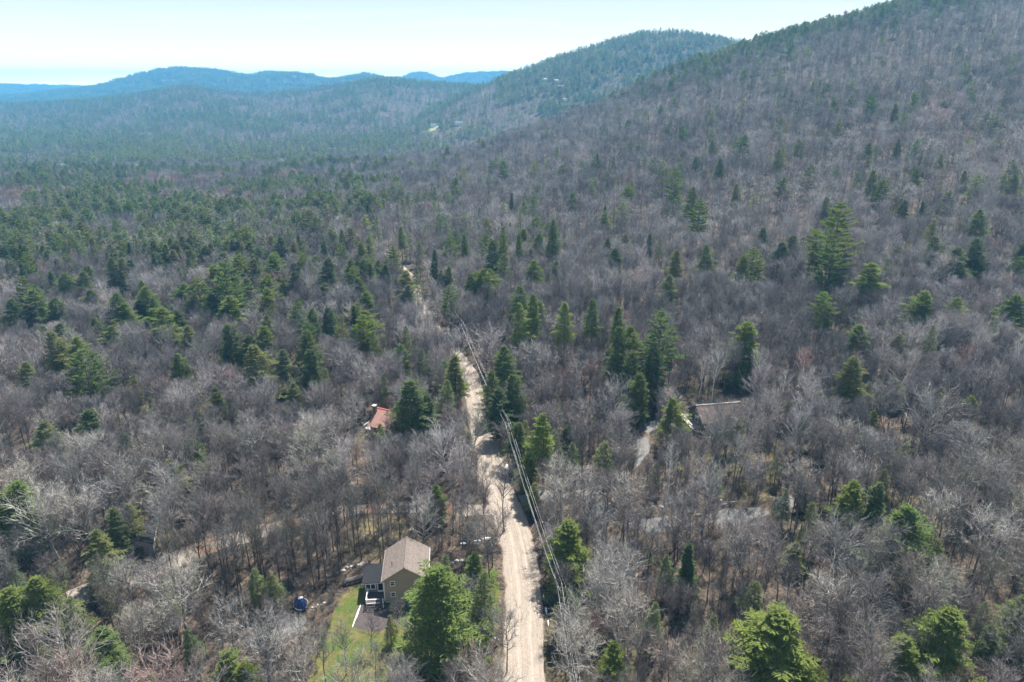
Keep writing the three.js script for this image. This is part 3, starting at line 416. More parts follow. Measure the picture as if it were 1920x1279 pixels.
// open sight lines: nothing tall grows right in front of what the photograph shows plainly
const SHOWN = placed.map((t) => { const a = pixel(t.X, t.y + t.H, t.Z), c = pixel(t.X, t.y, t.Z), half = (t.kind === 'bare' ? 0.12 : t.kind === 'slim' || t.kind === 'tall' ? 0.13 : 0.19) * t.H * t.w * FOCAL / a[2]; return { x0: a[0] - half, x1: a[0] + half, y0: a[1], y1: lerp(a[1], c[1], t.kind === 'bare' ? 0.35 : t.kind === 'tall' ? 0.6 : t.kind === 'airy' ? 0.55 : t.H > 17 && t.Z < 110 ? 0.95 : 0.72), Z: t.Z }; });
SHOWN.push({ x0: 664, x1: 815, y0: 1008, y1: 1150, Z: 93 }, { x0: 700, x1: 745, y0: 756, y1: 800, Z: 150 }, { x0: 672, x1: 702, y0: 785, y1: 830, Z: 147 }, { x0: 1284, x1: 1318, y0: 762, y1: 805, Z: 150 }, { x0: 548, x1: 578, y0: 1115, y1: 1145, Z: 93 }, { x0: 1196, x1: 1214, y0: 832, y1: 866, Z: 140 }, { x0: 1360, x1: 1410, y0: 968, y1: 984, Z: 114 }, { x0: 470, x1: 500, y0: 985, y1: 1005, Z: 110 }, { x0: 225, x1: 275, y0: 985, y1: 1060, Z: 103 }, { x0: 620, x1: 720, y0: 1130, y1: 1230, Z: 80 });
function allowed(X, Z, y, H, w) { // the height that a tree here may have
  if (Z > 520) return H;
  const c = pixel(X, y, Z), hw = 0.17 * H * w * FOCAL / c[2];
  for (const s of SHOWN) { if (Z >= s.Z || c[0] + hw < s.x0 || c[0] - hw > s.x1 || c[1] < s.y0) continue; let h = H; while (h > 3 && pixel(X, y + h, Z)[1] < s.y1) h -= 0.4; H = Math.min(H, h); }
  return H;
}
const lineDist = (P, X, Z) => { let d = 1e9; for (let i = 0; i < P.length - 1; i++) { const [a, b] = P[i], [c, e] = P[i + 1], l = (c - a) ** 2 + (e - b) ** 2, t = clamp(((X - a) * (c - a) + (Z - b) * (e - b)) / l, 0, 1); d = Math.min(d, Math.hypot(X - a - t * (c - a), Z - b - t * (e - b))); } return d; };
// slender trunks crowded on the bank left of the house
{ const r = mulberry(515); for (let i = 0; i < 95; i++) { const X = -54 + 30 * r(), Z = 96.5 + 21 * r(), H = 11 + 4 * r(), v = r() < 0.5 ? 1 : 3; if (lineDist(LANE_L, X, Z) < 2.4 || (X > -36.5 && Z < 97.5) || near(X, Z, 1.3) || (X > -30 && Z < 103)) continue; put({ X, Z, y: ground(X, Z), H, kind: 'bare', v, w: 0.65 + 0.2 * r(), tone: Math.floor(r() * 6) }); } }
// clear ground: roads, buildings and the openings that the photograph looks through
const CLEAR = [[-29.5, -12.5, 82, 103.5], [-29, -20, 70, 83], [-37.5, -33, 84, 95], [-39, -26, 140, 160], [42, 60, 150, 165], [42, 48.5, 141, 151], [29, 34, 138, 152]];
const OPENINGS = FAR.map((f) => { const [X, Z] = hit(f.px, f.py); f.X = X; f.Z = Z; return [X, Z, f.hw ?? 10, f.len ?? 70]; });
function density(X, Z) { // share of the full stand that grows here
  if (Z > 300) for (const [ox, oz, hw, len] of OPENINGS) { const k = oz - Z; if (k > -14 && k < len && Math.abs(X - ox * Z / oz) < hw) return 0; }
  if (Z < 420) { if (lineDist(ROAD, X, Z) < (Z < 130 ? 4.6 : Z < 205 ? 4.2 : 3.3)) return 0; }
  if (Z < 170) {
    if (lineDist(LANE_L, X, Z) < 2.6 || lineDist(LANE_R, X, Z) < 3 || lineDist(LANE_P, X, Z) < 2.6) return 0;
    for (const [a, b, c, e] of CLEAR) if (X > a && X < b && Z > c && Z < e) return 0;
    if (X < -4 && X > -75 && Z > 100 && Z < 119 && lineDist(LANE_L, X, Z) < 13) return 0.9;
    if (X > 14 && X < 60 && Z > 98 && Z < 114) return 0.85;
    if (X < -29 && X > -48 && Z > 70 && Z < 100) return 0.6;
    if (X > -14 && X < -2 && Z < 118) return 0.35;
  }
  return 1;
}
function evergreenShare(X, Z) {
  const s = X / Z, n = fbm(X / 70 + 11, Z / 70 + 4, 3), big = fbm(X / 330 + 2, Z / 330 + 7, 3);
  if (Z < 450) { return clamp(0.03 + smoothstep(-s, 0.2, 0.6) * smoothstep(Z, 170, 330) * smoothstep(n, 0.51, 0.58) * 0.5 + (Z < 180 ? 0.12 : s < -0.08 && Z < 330 ? 0.12 : s < 0.05 ? 0.05 : 0), 0, 0.8); }
  if (Z < 1300) {
    const y = ground(X, Z), left = smoothstep(-s - (Z - 450) * 0.0003, -0.05, 0.3), crest = s > 0.12 ? smoothstep(Z, 780, 960) * smoothstep(s, 0.12, 0.25) * smoothstep(n, 0.36, 0.55) * 0.62 : 0;
    return clamp(0.025 + left * smoothstep(n * 0.6 + big * 0.4, 0.53, 0.58) * 0.55 + crest, 0, 0.85);
  }
  if (s > -0.02 && Z > 1700) return 0.55 + 0.4 * smoothstep(n, 0.35, 0.6);
  return 0.08 + 0.66 * smoothstep(n * 0.6 + big * 0.4, 0.47, 0.56);
}
function scatter(z0, z1, step, side) {
  for (let Z = z0; Z < z1; Z += step) {
    const w = side * Math.max(Z, 75) + 14;
    for (let X = -w; X < w; X += step) {
      const x = X + (rp() - 0.5) * step * 0.95, z = Z + (rp() - 0.5) * step * 0.95, a = rp(), b = rp(), c = rp(), d = rp(), e = rp();
      if (a > density(x, z) || (z < 420 && near(x, z, 2.6))) continue;
      if (z > 1500 && fbm(x / 40 + 60, z / 40, 2) > 0.72) continue;
      const y = ground(x, z), ever = b < evergreenShare(x, z);
      if (z > 900) { // leave out what a hill hides wholly
        let hid = false; for (let q = 0.35; q < 0.97 && !hid; q += 0.06) hid = ground(x * q, z * q) > EYE + (y + 24 - EYE) * q; if (hid) continue;
      }
      const cap = allowed(x, z, y, 14, 1); if (cap < 4.5) continue;
      if (ever) { const kind = z < 170 ? (c < 0.25 ? 'hemlock' : 'airy') : c < 0.55 ? 'hemlock' : c < 0.72 ? 'pine' : c < 0.86 ? 'slim' : 'airy'; put({ X: x, Z: z, y, H: z < 170 ? Math.min(cap, 3 + 8 * d) : z < 260 && c > 0.6 ? 4 + 6 * d : (kind === 'pine' ? 14 : 11.5) + (z > 1300 ? 10 : 7) * d, kind, v: Math.floor(e * 99), w: 1.0 + 0.35 * e }); }
      else { const v = c < 0.02 ? 8 : c < 0.08 ? 9 : (z < 150 && e < 0.55 ? (e < 0.27 ? 1 : 3) : Math.floor(e * 8)); put({ X: x, Z: z, y, H: Math.min(cap, (z < 135 ? 10.5 : z < 200 ? 9.4 : z < 1000 ? 7.6 : 7) + 6 * d * Math.sqrt(d)), kind: 'bare', v, w: 0.7 + 0.6 * e, tone: Math.floor((fbm(x / 45 + 30, z / 45, 2) * 1.6 - 0.3 + (rp() - 0.5) * 0.5) * 6 + 60) % 6, k: 0.5 + 1.0 * fbm(x / 28, z / 28 + 50, 3) * (0.75 + 0.5 * fbm(x / 110 + 8, z / 110, 2)), red: rp() < 0.02 + 0.10 * smoothstep(fbm(x / 60, z / 60, 3), 0.6, 0.7) + (x / z < -0.3 && z > 560 && z < 900 ? 0.65 * smoothstep(fbm(x / 60 + 9, z / 60, 3), 0.42, 0.52) : 0) }); }
    }
  }
}
scatter(58, 300, 4.1, 0.86); { const r = mulberry(808); for (let i = 0; i < 5200; i++) { const Z = 62 + 190 * Math.sqrt(r()), X = (r() - 0.5) * 1.66 * Z, H0 = 6.5 + 4.5 * r(), e = r(); if (r() > density(X, Z) || near(X, Z, 1.5)) continue; const y = ground(X, Z), H = Math.min(H0, allowed(X, Z, y, H0, 0.5)); if (H > 4.5) put({ X, Z, y, H, kind: 'bare', v: e < 0.4 ? 1 : e < 0.8 ? 3 : 6, w: 0.45 + 0.25 * r(), tone: Math.floor(r() * 6), k: 0.7 + 0.4 * r() }); } } scatter(302, 640, 4.7, 0.84); scatter(643, 1300, 5.8, 0.82); scatter(1306, 4300, 10, 0.8);

// ------------------------------------------------------------------ trees: single ones with trunk and crown, the rest of the wood as a mass
const inView = (t) => t.px > -t.size * 0.3 && t.px < 1920 + t.size * 0.3 && t.py < 1279 + t.size * 0.45;
const bareAll = placed.filter((t) => t.kind === 'bare'), everAll = placed.filter((t) => t.kind !== 'bare');
const pick = (list) => { const l = list.filter((t) => inView(t) || t.seen).sort((a, b) => (b.seen ? 1e4 : 0) + b.size - (a.seen ? 1e4 : 0) - a.size); return l.slice(0, 300); };
const single = new Set([...pick(bareAll), ...pick(everAll)]);
function protoOf(t, d) { const list = t.kind === 'bare' ? bareProto[d] : everProto[t.kind][d]; return list[t.v % list.length]; }
// labels: each tree is told by its look and its rank beside something one can find
const LAND = [['tan house', -18.2, 98.4], ['red roofed cabin', -29, 155], ['brown roofed cabin', 51, 154], ['blue tarp', -35.4, 93.5], ['dark shed', -69.8, 109], ['foreground utility pole', 7.7, 87.4], ['second utility pole', -1, 143], ['road bend', -22, 217], ['left lane', -45, 116], ['right parking strip', 38, 116], ['driveway curve', 26, 135], ['bottom right corner', 55, 80], ['bottom left corner', -50, 80], ['right edge', 105, 150], ['left edge', -105, 150], ['tall pine on the right slope', 100, 225], ['big pine on the left slope', -105, 270], ['white birches', 52, 175], ['row of tall evergreens', 20, 190], ['upper right slope', 250, 420], ['middle of the bare slope', 70, 420], ['left evergreen stand', -190, 350], ['hill crest', 330, 800], ['mid valley', -60, 420]];
const ORD = ['nearest', 'second', 'third', 'fourth', 'fifth', 'sixth', 'seventh', 'eighth', 'ninth', 'tenth', 'eleventh', 'twelfth', 'thirteenth', 'fourteenth', 'fifteenth', 'sixteenth', 'seventeenth', 'eighteenth', 'nineteenth', 'twentieth'];
const TONE = ['grey', 'pale grey', 'dark grey', 'silvery', 'olive-grey', 'mauve-grey'];
{
  const bins = new Map();
  for (const t of single) {
    let best = LAND[0], bd = 1e9; for (const l of LAND) { const d = Math.hypot(t.X - l[1], t.Z - l[2]); if (d < bd) { bd = d; best = l; } }
    const dx = t.X - best[1], dz = t.Z - best[2], side = Math.abs(dx) > Math.abs(dz) ? (dx > 0 ? 'right of' : 'left of') : dz > 0 ? 'behind' : 'in front of';
    const look = t.kind === 'bare' ? (t.v === 8 ? 'white-barked bare birch' : t.v === 9 ? 'broad-crowned bare tree' : t.red ? 'reddish budding bare tree' : TONE[(t.tone ?? 0) % 6] + (t.v === 4 || t.v === 5 ? ' many-stemmed' : '') + ' bare tree') : { pine: 'tiered green pine', hemlock: 'dense green hemlock', slim: 'slim dark evergreen', tall: 'tall bare-stemmed evergreen', airy: 'thin see-through hemlock' }[t.kind] + (t.kind === 'hemlock' && t.H < 9 ? ' sapling' : '');
    t.look = look; t.where = side + ' the ' + best[0]; t.d = bd; t.group = (t.kind === 'bare' ? 'bare trees ' : 'evergreens ') + t.where;
    const key = look + '|' + t.where; if (!bins.has(key)) bins.set(key, []); bins.get(key).push(t);
  }
  for (const l of bins.values()) { l.sort((a, b) => a.d - b.d); l.forEach((t, i) => { t.label = l.length === 1 ? 'only ' + t.look + ' ' + t.where : (i === 0 ? 'nearest ' + t.look + ' ' : (ORD[i] ?? 'far') + ' nearest ' + t.look + ' ') + t.where; if (t.label.split(' ').length < 4) t.label += ' in the wood'; }); }
}

for (const t of single) {
  const p = protoOf(t, t.size > 34 ? 0 : 1), k = t.H / p.H;
  const g = thing(t.kind === 'bare' ? (t.v === 8 ? 'birch_tree' : 'bare_tree') : t.kind === 'pine' ? 'pine_tree' : 'hemlock_tree', t.label, 'tree', t.X, t.y, -t.Z, rp() * 6.28, t.group);
  g.scale.set(k * (t.w ?? 1), k, k * (t.w ?? 1));
  part('trunk', p.trunk, M.bark, g); part('crown', p.crown, t.kind === 'bare' ? (t.red ? M.twigRed : M.twigs[(t.tone ?? 0) % 6]) : M.needles[Math.abs(Math.round(t.X * 7)) % 4], g);
}
function mass(name, label, category, list, mat) {
  const root = new THREE.Group(); root.name = name; tag(root, label, category, null, 'stuff'); scene.add(root);
  const by = new Map(), m4 = new THREE.Matrix4(), q = new THREE.Quaternion(), up = new THREE.Vector3(0, 1, 0), c = new THREE.Color();
  for (const t of list) { const d = t.Z < 330 ? 0 : t.Z < 1000 ? 1 : 2, p = protoOf(t, d); if (!by.has(p)) by.set(p, []); by.get(p).push(t); }
  for (const [p, ts] of by) {
    const im = new THREE.InstancedMesh(merged(p), mat, ts.length); im.name = 'crown'; lit(im);
    ts.forEach((t, i) => {
      const k = t.H / p.H; m4.compose(new THREE.Vector3(t.X, t.y, -t.Z), q.setFromAxisAngle(up, rp() * 6.28), new THREE.Vector3(k * t.w, k, k * t.w)); im.setMatrixAt(i, m4);
      const v = (0.75 + 0.5 * rp()) * (t.k ?? 1) * 1.0; if (t.red) c.setRGB(1.1 * v, 0.78 * v, 0.75 * v); else if (t.kind === 'bare') c.setRGB(v * (0.98 + 0.06 * rp()), v * 0.98, v * (0.97 + 0.08 * rp())); else c.setRGB(1.2 * v * (0.85 + 0.3 * rp()), 1.08 * v, 1.2 * v * (0.9 + 0.5 * rp())); im.setColorAt(i, c);
    });
    root.add(im);
  }
}
mass('hardwood_forest', 'mass of leafless grey hardwoods covering the hillside and valley', 'forest', bareAll.filter((t) => !single.has(t)), M.twig);
{ // woods on the blue mountains, in clumps: too far to tell the trees apart
  const r = mulberry(64), clump = [0, 1, 2].map((c) => mergeGeometries(Array.from({ length: 14 }, (_, i) => { const k = everProto[['hemlock', 'hemlock', 'pine'][c]][2], g = merged(k[i % k.length]).clone(), s = 0.8 + 0.6 * r(); g.scale(s * 1.5, s, s * 1.5); g.rotateY(r() * 6.28); g.translate((r() - 0.5) * 52, 0, (r() - 0.5) * 52); return g; }))), spots = [[], [], []];
  for (let Z = 3950; Z < 8000; Z += Z > 5500 && Z < 6700 ? 300 : 46) for (let X = -0.85 * Z; X < 0.2 * Z; X += 46) { const x = X + (r() - 0.5) * 40, z = Z + (r() - 0.5) * 40, y = ground(x, z); if (y < -30 || r() < 0.12) continue; spots[Math.floor(r() * 3)].push([x, y - 1, z]); }
  const root = new THREE.Group(); root.name = 'mountain_forest'; tag(root, 'unbroken woods covering the far blue mountains', 'forest', null, 'stuff'); scene.add(root);
  const m4 = new THREE.Matrix4(), q = new THREE.Quaternion(), up = new THREE.Vector3(0, 1, 0), c = new THREE.Color();
  spots.forEach((l, i) => { const im = new THREE.InstancedMesh(clump[i], M.needle, l.length); im.name = 'crown'; lit(im); l.forEach(([x, y, z], k) => { m4.compose(new THREE.Vector3(x, y, -z), q.setFromAxisAngle(up, r() * 6.28), new THREE.Vector3(1, 1, 1)); im.setMatrixAt(k, m4); const v = 0.6 + 0.8 * r(); c.setRGB(v * (0.9 + 0.5 * r()), v, v); im.setColorAt(k, c); }); root.add(im); });
}
mass('evergreen_forest', 'mass of dark evergreens scattered through the valley and far hills', 'forest', everAll.filter((t) => !single.has(t)), M.needle);
// ------------------------------------------------------------------ buildings
const rgb = (r, g, b, more = {}) => new THREE.MeshStandardMaterial({ color: new THREE.Color(r, g, b), roughness: 0.9, ...more });
const shingleMap = noiseTexture(512, (u, v) => { const row = Math.floor(v * 32), k = 0.82 + 0.22 * (hash2(Math.floor(u * 24 + (row & 1) * 0.5), row) - 0.5) + 0.3 * (tiled(u, v, 8, 5) - 0.5) - ((v * 32) % 1 < 0.12 ? 0.1 : 0); return [k, k, k]; });
const boardMap = noiseTexture(512, (u, v) => { const row = (v * 24) % 1, k = 0.86 + 0.16 * (tiled(u, v, 10, 5) - 0.5) + 0.06 * (hash2(Math.floor(v * 24), 3) - 0.5) - (row < 0.14 ? 0.09 : 0); return [k, k, k]; });
const metalMap = noiseTexture(256, (u, v) => { const k = 0.88 + 0.2 * (tiled(u, v, 6, 5) - 0.5) - ((u * 8) % 1 < 0.08 ? 0.12 : 0); return [k, k, k]; });
M.siding = rgb(0.46, 0.37, 0.26, { map: boardMap }); M.tanRoof = rgb(0.235, 0.19, 0.162, { map: shingleMap }); M.trim = rgb(0.74, 0.73, 0.71); M.darkRoof = rgb(0.02, 0.021, 0.026, { map: shingleMap, roughness: 1 }); M.glass = new THREE.MeshPhysicalMaterial({ color: new THREE.Color(0.02, 0.024, 0.03), roughness: 0.06, specularIntensity: 1 });
M.greyWall = rgb(0.27, 0.27, 0.30, { map: boardMap }); M.whiteWall = rgb(0.68, 0.67, 0.65); M.whiteRoof = rgb(0.3, 0.31, 0.34); M.slate = rgb(0.1, 0.11, 0.13); M.deck = rgb(0.10, 0.085, 0.085, { map: boardMap }); M.concrete = rgb(0.36, 0.35, 0.33); M.redRoof = rgb(0.42, 0.22, 0.18, { map: metalMap, roughness: 0.85 }); M.redTrim = rgb(0.42, 0.06, 0.045, { roughness: 0.6 }); M.brownRoof = rgb(0.125, 0.08, 0.068, { map: metalMap, roughness: 0.9 }); M.darkWood = rgb(0.09, 0.075, 0.065, { map: boardMap }); M.greyWood = rgb(0.34, 0.32, 0.30, { map: boardMap }); M.paleWood = rgb(0.6, 0.57, 0.54); M.log = rgb(0.2, 0.15, 0.11); M.logEnd = rgb(0.45, 0.35, 0.24); M.steel = rgb(0.55, 0.56, 0.58, { metalness: 0.7, roughness: 0.4 }); M.black = rgb(0.02, 0.02, 0.022, { roughness: 0.6 });
const planar = (g, k = 2.4) => { // uv in metres from the side a face looks to
  const p = g.attributes.position, n = g.attributes.normal, uv = new Float32Array(p.count * 2);
  for (let i = 0; i < p.count; i++) { const ax = Math.abs(n.getX(i)), ay = Math.abs(n.getY(i)), az = Math.abs(n.getZ(i)); uv[i * 2] = (ax > az && ax > ay ? p.getZ(i) : p.getX(i)) / k; uv[i * 2 + 1] = (ay > ax && ay > az ? p.getZ(i) : p.getY(i)) / k; }
  g.setAttribute('uv', new THREE.BufferAttribute(uv, 2)); return g;
};
function gablePrism(w, d, h, rise) { const s = new THREE.Shape([[-w / 2, -0.3], [w / 2, -0.3], [w / 2, h], [0, h + rise], [-w / 2, h]].map(([x, y]) => new THREE.Vector2(x, y))), g = new THREE.ExtrudeGeometry(s, { depth: d, bevelEnabled: false }); g.translate(0, 0, -d / 2); return planar(g); }
function roofSlab(w, d, h, rise, side, over, thick) { // one slope of a gable roof whose ridge runs along z
  const run = w / 2 + over, drop = rise / (w / 2) * over, len = Math.hypot(run, rise + drop), g = planar(new THREE.BoxGeometry(len, thick, d + over * 2).toNonIndexed());
  g.rotateZ(-side * Math.atan2(rise + drop, run)); g.translate(side * run / 2, h + rise - (rise + drop) / 2 + thick / 2 + 0.04, 0); return g;
}
function windowPart(parent, x, y, z, w, h, turn = 0, trim = M.trim, sash = true) {
  const t = 0.1, bars = [box(-w / 2 - t, w / 2 + t, h / 2, h / 2 + t, -0.02, 0.07), box(-w / 2 - t, w / 2 + t, -h / 2 - t, -h / 2, -0.02, 0.09), box(-w / 2 - t, -w / 2, -h / 2, h / 2, -0.02, 0.07), box(w / 2, w / 2 + t, -h / 2, h / 2, -0.02, 0.07)];
  if (sash) bars.push(box(-w / 2, w / 2, -0.025, 0.025, 0.0, 0.05));
  const f = part('window', mergeGeometries(bars), trim, parent); f.position.set(x, y, z); f.rotation.y = turn;
  part('pane', box(-w / 2, w / 2, -h / 2, h / 2, 0.0, 0.025), M.glass, f); return f;
}
{ // the tan house with its porch and deck
  const h = thing('tan_house', 'two-storey tan house with a shallow tan gable roof and dark porch', 'house', -18.2, ground(-18, 98.5), -98.4, 0.085);
  const w = 7.1, d = 7.9, e = 4.7, rise = 2.35;
  part('wall', gablePrism(w, d, e, rise), M.siding, h); part('foundation', box(-w / 2 - 0.02, w / 2 + 0.02, -0.3, 0.45, -d / 2 - 0.02, d / 2 + 0.02), M.concrete, h);
  for (const s of [-1, 1]) {
    const r = part('roof', roofSlab(w, d, e, rise, s, 0.34, 0.14), M.tanRoof, h);
    part('gutter', box(s > 0 ? w / 2 + 0.3 : -w / 2 - 0.42, s > 0 ? w / 2 + 0.42 : -w / 2 - 0.3, e - 0.28, e - 0.14, -d / 2 - 0.34, d / 2 + 0.34), M.trim, r);
    const L = Math.hypot(w / 2 + 0.34, rise + 0.22), g = new THREE.BoxGeometry(L, 0.2, 0.03); g.rotateZ(-s * Math.atan2(rise + 0.22, w / 2 + 0.34)); g.translate(s * (w / 2 + 0.34) / 2, e + rise - (rise + 0.22) / 2 + 0.03, d / 2 + 0.36); part('rake_board', g, M.siding, r);
    for (const f of [-1, 1]) part('corner_board', box(s * w / 2 - 0.09, s * w / 2 + 0.09, 0.45, e - 0.05, f * d / 2 - 0.09, f * d / 2 + 0.09).translate(0, 0, 0), M.trim, h);
  }
  part('ridge_cap', (() => { const g = new THREE.CylinderGeometry(0.11, 0.11, d + 0.68, 6); g.rotateX(Math.PI / 2); g.translate(0, e + rise + 0.17, 0); return g; })(), M.tanRoof, h);
  const vent = new THREE.CylinderGeometry(0.06, 0.06, 1.0, 8); vent.translate(-2.25, e + 1.35, 1.6); part('vent_pipe', vent, M.black, h);
  for (const x of [-2.1, 2.0]) { windowPart(h, x, 3.95, d / 2 + 0.01, 0.62, 0.75); windowPart(h, x, 1.75, d / 2 + 0.01, 0.62, 0.75); }
  for (const z of [-2.2, 0.4]) windowPart(h, w / 2 + 0.01, 3.5, z, 0.8, 1.1, Math.PI / 2);
  // porch on the left side
  const px0 = -w / 2 - 3.75, px1 = -w / 2 - 0.1, z0 = -1.7, z1 = 2.0;
  part('porch_wall', planar(box(px0 + 0.2, px1, -0.2, 2.95, z0 + 0.2, z1).toNonIndexed()), M.greyWall, h);
  const pr = planar(new THREE.BoxGeometry(px1 - px0 + 0.05, 0.14, 4.4).toNonIndexed()); pr.rotateX(0.13); pr.translate((px0 + px1) / 2 - 0.05, 3.3, (z0 + z1) / 2 + 0.15); const pro = part('porch_roof', pr, M.darkRoof, h);
  part('fascia', box(px0 - 0.12, px1, 2.86, 3.0, z1 + 0.43, z1 + 0.47), M.trim, pro);
  windowPart(h, px0 + 1.25, 2.0, z1 + 0.01, 1.5, 0.95, 0, M.trim, false).add(part('mullion', box(-0.05, 0.05, -0.47, 0.47, 0.03, 0.07), M.trim, new THREE.Group()));
  const door = part('door', mergeGeometries([box(-0.5, -0.4, 0, 2.0, 0, 0.08), box(0.4, 0.5, 0, 2.0, 0, 0.08), box(-0.5, 0.5, 2.0, 2.1, 0, 0.08), box(-0.4, 0.4, 0, 0.3, 0, 0.06)]), M.trim, h); door.position.set(px1 - 0.75, 0.85, z1 + 0.01);
  part('pane', box(-0.4, 0.4, 0.3, 2.0, 0, 0.03), M.glass, door);
  // deck in front of the porch
  const dx0 = px0 + 0.7, dx1 = px1 + 0.05, dz0 = z1 + 0.05, dz1 = z1 + 3.1, top = 0.85;
  part('deck_floor', planar(box(dx0, dx1, top - 0.14, top, dz0, dz1).toNonIndexed()), M.deck, h);
  for (const [x, z] of [[dx0 + 0.1, dz1 - 0.1], [dx1 - 0.15, dz1 - 0.1], [dx0 + 0.1, dz0 + 0.2]]) part('deck_post', box(x - 0.07, x + 0.07, -0.2, top + 0.98, z - 0.07, z + 0.07), M.trim, h);
  const rl = [box(dx0 + 0.02, dx0 + 0.12, top + 0.92, top + 0.98, dz0, dz1), box(dx0 + 0.12, dx1 - 0.7, top + 0.92, top + 0.98, dz1 - 0.14, dz1 - 0.03)], lowRail = [box(dx0 + 0.02, dx0 + 0.1, top + 0.12, top + 0.2, dz0, dz1), box(dx0 + 0.1, dx1 - 0.7, top + 0.12, top + 0.2, dz1 - 0.14, dz1 - 0.05)];
  part('handrail', mergeGeometries(rl), M.trim, h); part('bottom_rail', mergeGeometries(lowRail), M.trim, h);
  for (let k = 0; k < 12; k++) part('baluster', box(dx0 + 0.3 + k * 0.2, dx0 + 0.34 + k * 0.2, top + 0.2, top + 0.9, dz1 - 0.12, dz1 - 0.08), M.greyWall, h);
  for (let k = 0; k < 13; k++) part('baluster', box(dx0 + 0.04, dx0 + 0.08, top + 0.2, top + 0.9, dz0 + 0.12 + k * 0.22, dz0 + 0.16 + k * 0.22), M.greyWall, h);
  for (let k = 0; k < 3; k++) part('step', box(dx0 + 0.2, dx1 - 0.4, top - 0.28 - k * 0.25, top - 0.2 - k * 0.25, dz1 + 0.06 + k * 0.3, dz1 + 0.36 + k * 0.3), M.deck, h);
  part('bulkhead', (() => { const g = box(-0.9, 0.9, 0, 0.9, 0, 1.5); const p = g.attributes.position; for (let i = 0; i < p.count; i++) if (p.getY(i) > 0.5 && p.getZ(i) > 1) p.setY(i, 0.35); g.translate(1.0, 0, d / 2 + 0.03); g.computeVertexNormals(); return g; })(), rgb(0.08, 0.12, 0.13), h);
}
{ // red-roofed cabin
  const c = thing('red_roofed_cabin', 'cabin with a faded red metal roof left of the road', 'cabin', -28.9, ground(-28.9, 155.5), -155.3, Math.PI / 2 - 0.42);
  const w = 8.4, d = 10, e = 3.1, rise = 2.6;
  part('wall', gablePrism(w, d, e, rise), M.darkWood, c);
  for (const s of [-1, 1]) { const r = part('roof', roofSlab(w, d, e, rise, s, 0.5, 0.1), M.redRoof, c);
    for (const f of [-1, 1]) { const L = Math.hypot(w / 2 + 0.5, rise + 0.31), g = new THREE.BoxGeometry(L, 0.26, 0.06); g.rotateZ(-s * Math.atan2(rise + 0.31, w / 2 + 0.5)); g.translate(s * (w / 2 + 0.5) / 2, e + rise - (rise + 0.31) / 2 + 0.06, f * (d / 2 + 0.54)); part('rake_board', g, M.redTrim, r); } }
  part('ridge_cap', box(-0.16, 0.16, e + rise + 0.1, e + rise + 0.19, -d / 2 - 0.5, d / 2 + 0.5), M.redTrim, c);
  windowPart(c, w / 2 + 0.01, 1.8, -2, 1.0, 1.1, Math.PI / 2); windowPart(c, w / 2 + 0.01, 1.8, 2, 1.0, 1.1, Math.PI / 2); windowPart(c, 0, 1.9, -d / 2 - 0.01, 1.6, 1.4, Math.PI);
  const ch = part('chimney', box(-1.6, -0.9, e, e + rise + 1.2, -d / 2 - 0.75, -d / 2 - 0.02), rgb(0.16, 0.12, 0.11), c); part('cap', box(-1.75, -0.75, e + rise + 1.2, e + rise + 1.4, -d / 2 - 0.9, -d / 2 + 0.02), M.paleWood, ch);
  // deck past the left gable
  const z1 = -d / 2 - 0.04, z0 = z1 - 2.6;
  for (let k = 0; k < 14; k++) part('deck_board', box(-3.2 + k * 0.5, -2.74 + k * 0.5, 0.9, 0.96, z0, z1), k % 3 ? M.paleWood : M.greyWood, c);
  for (let k = 0; k < 5; k++) part('deck_post', box(-3.2 + k * 1.72, -3.08 + k * 1.72, -0.3, 1.85, z0 - 0.1, z0), M.paleWood, c);
  part('handrail', box(-3.25, 3.9, 1.85, 1.95, z0 - 0.14, z0 + 0.02), M.paleWood, c); part('bottom_rail', box(-3.2, 3.8, 1.05, 1.12, z0 - 0.09, z0 - 0.03), M.paleWood, c);
}
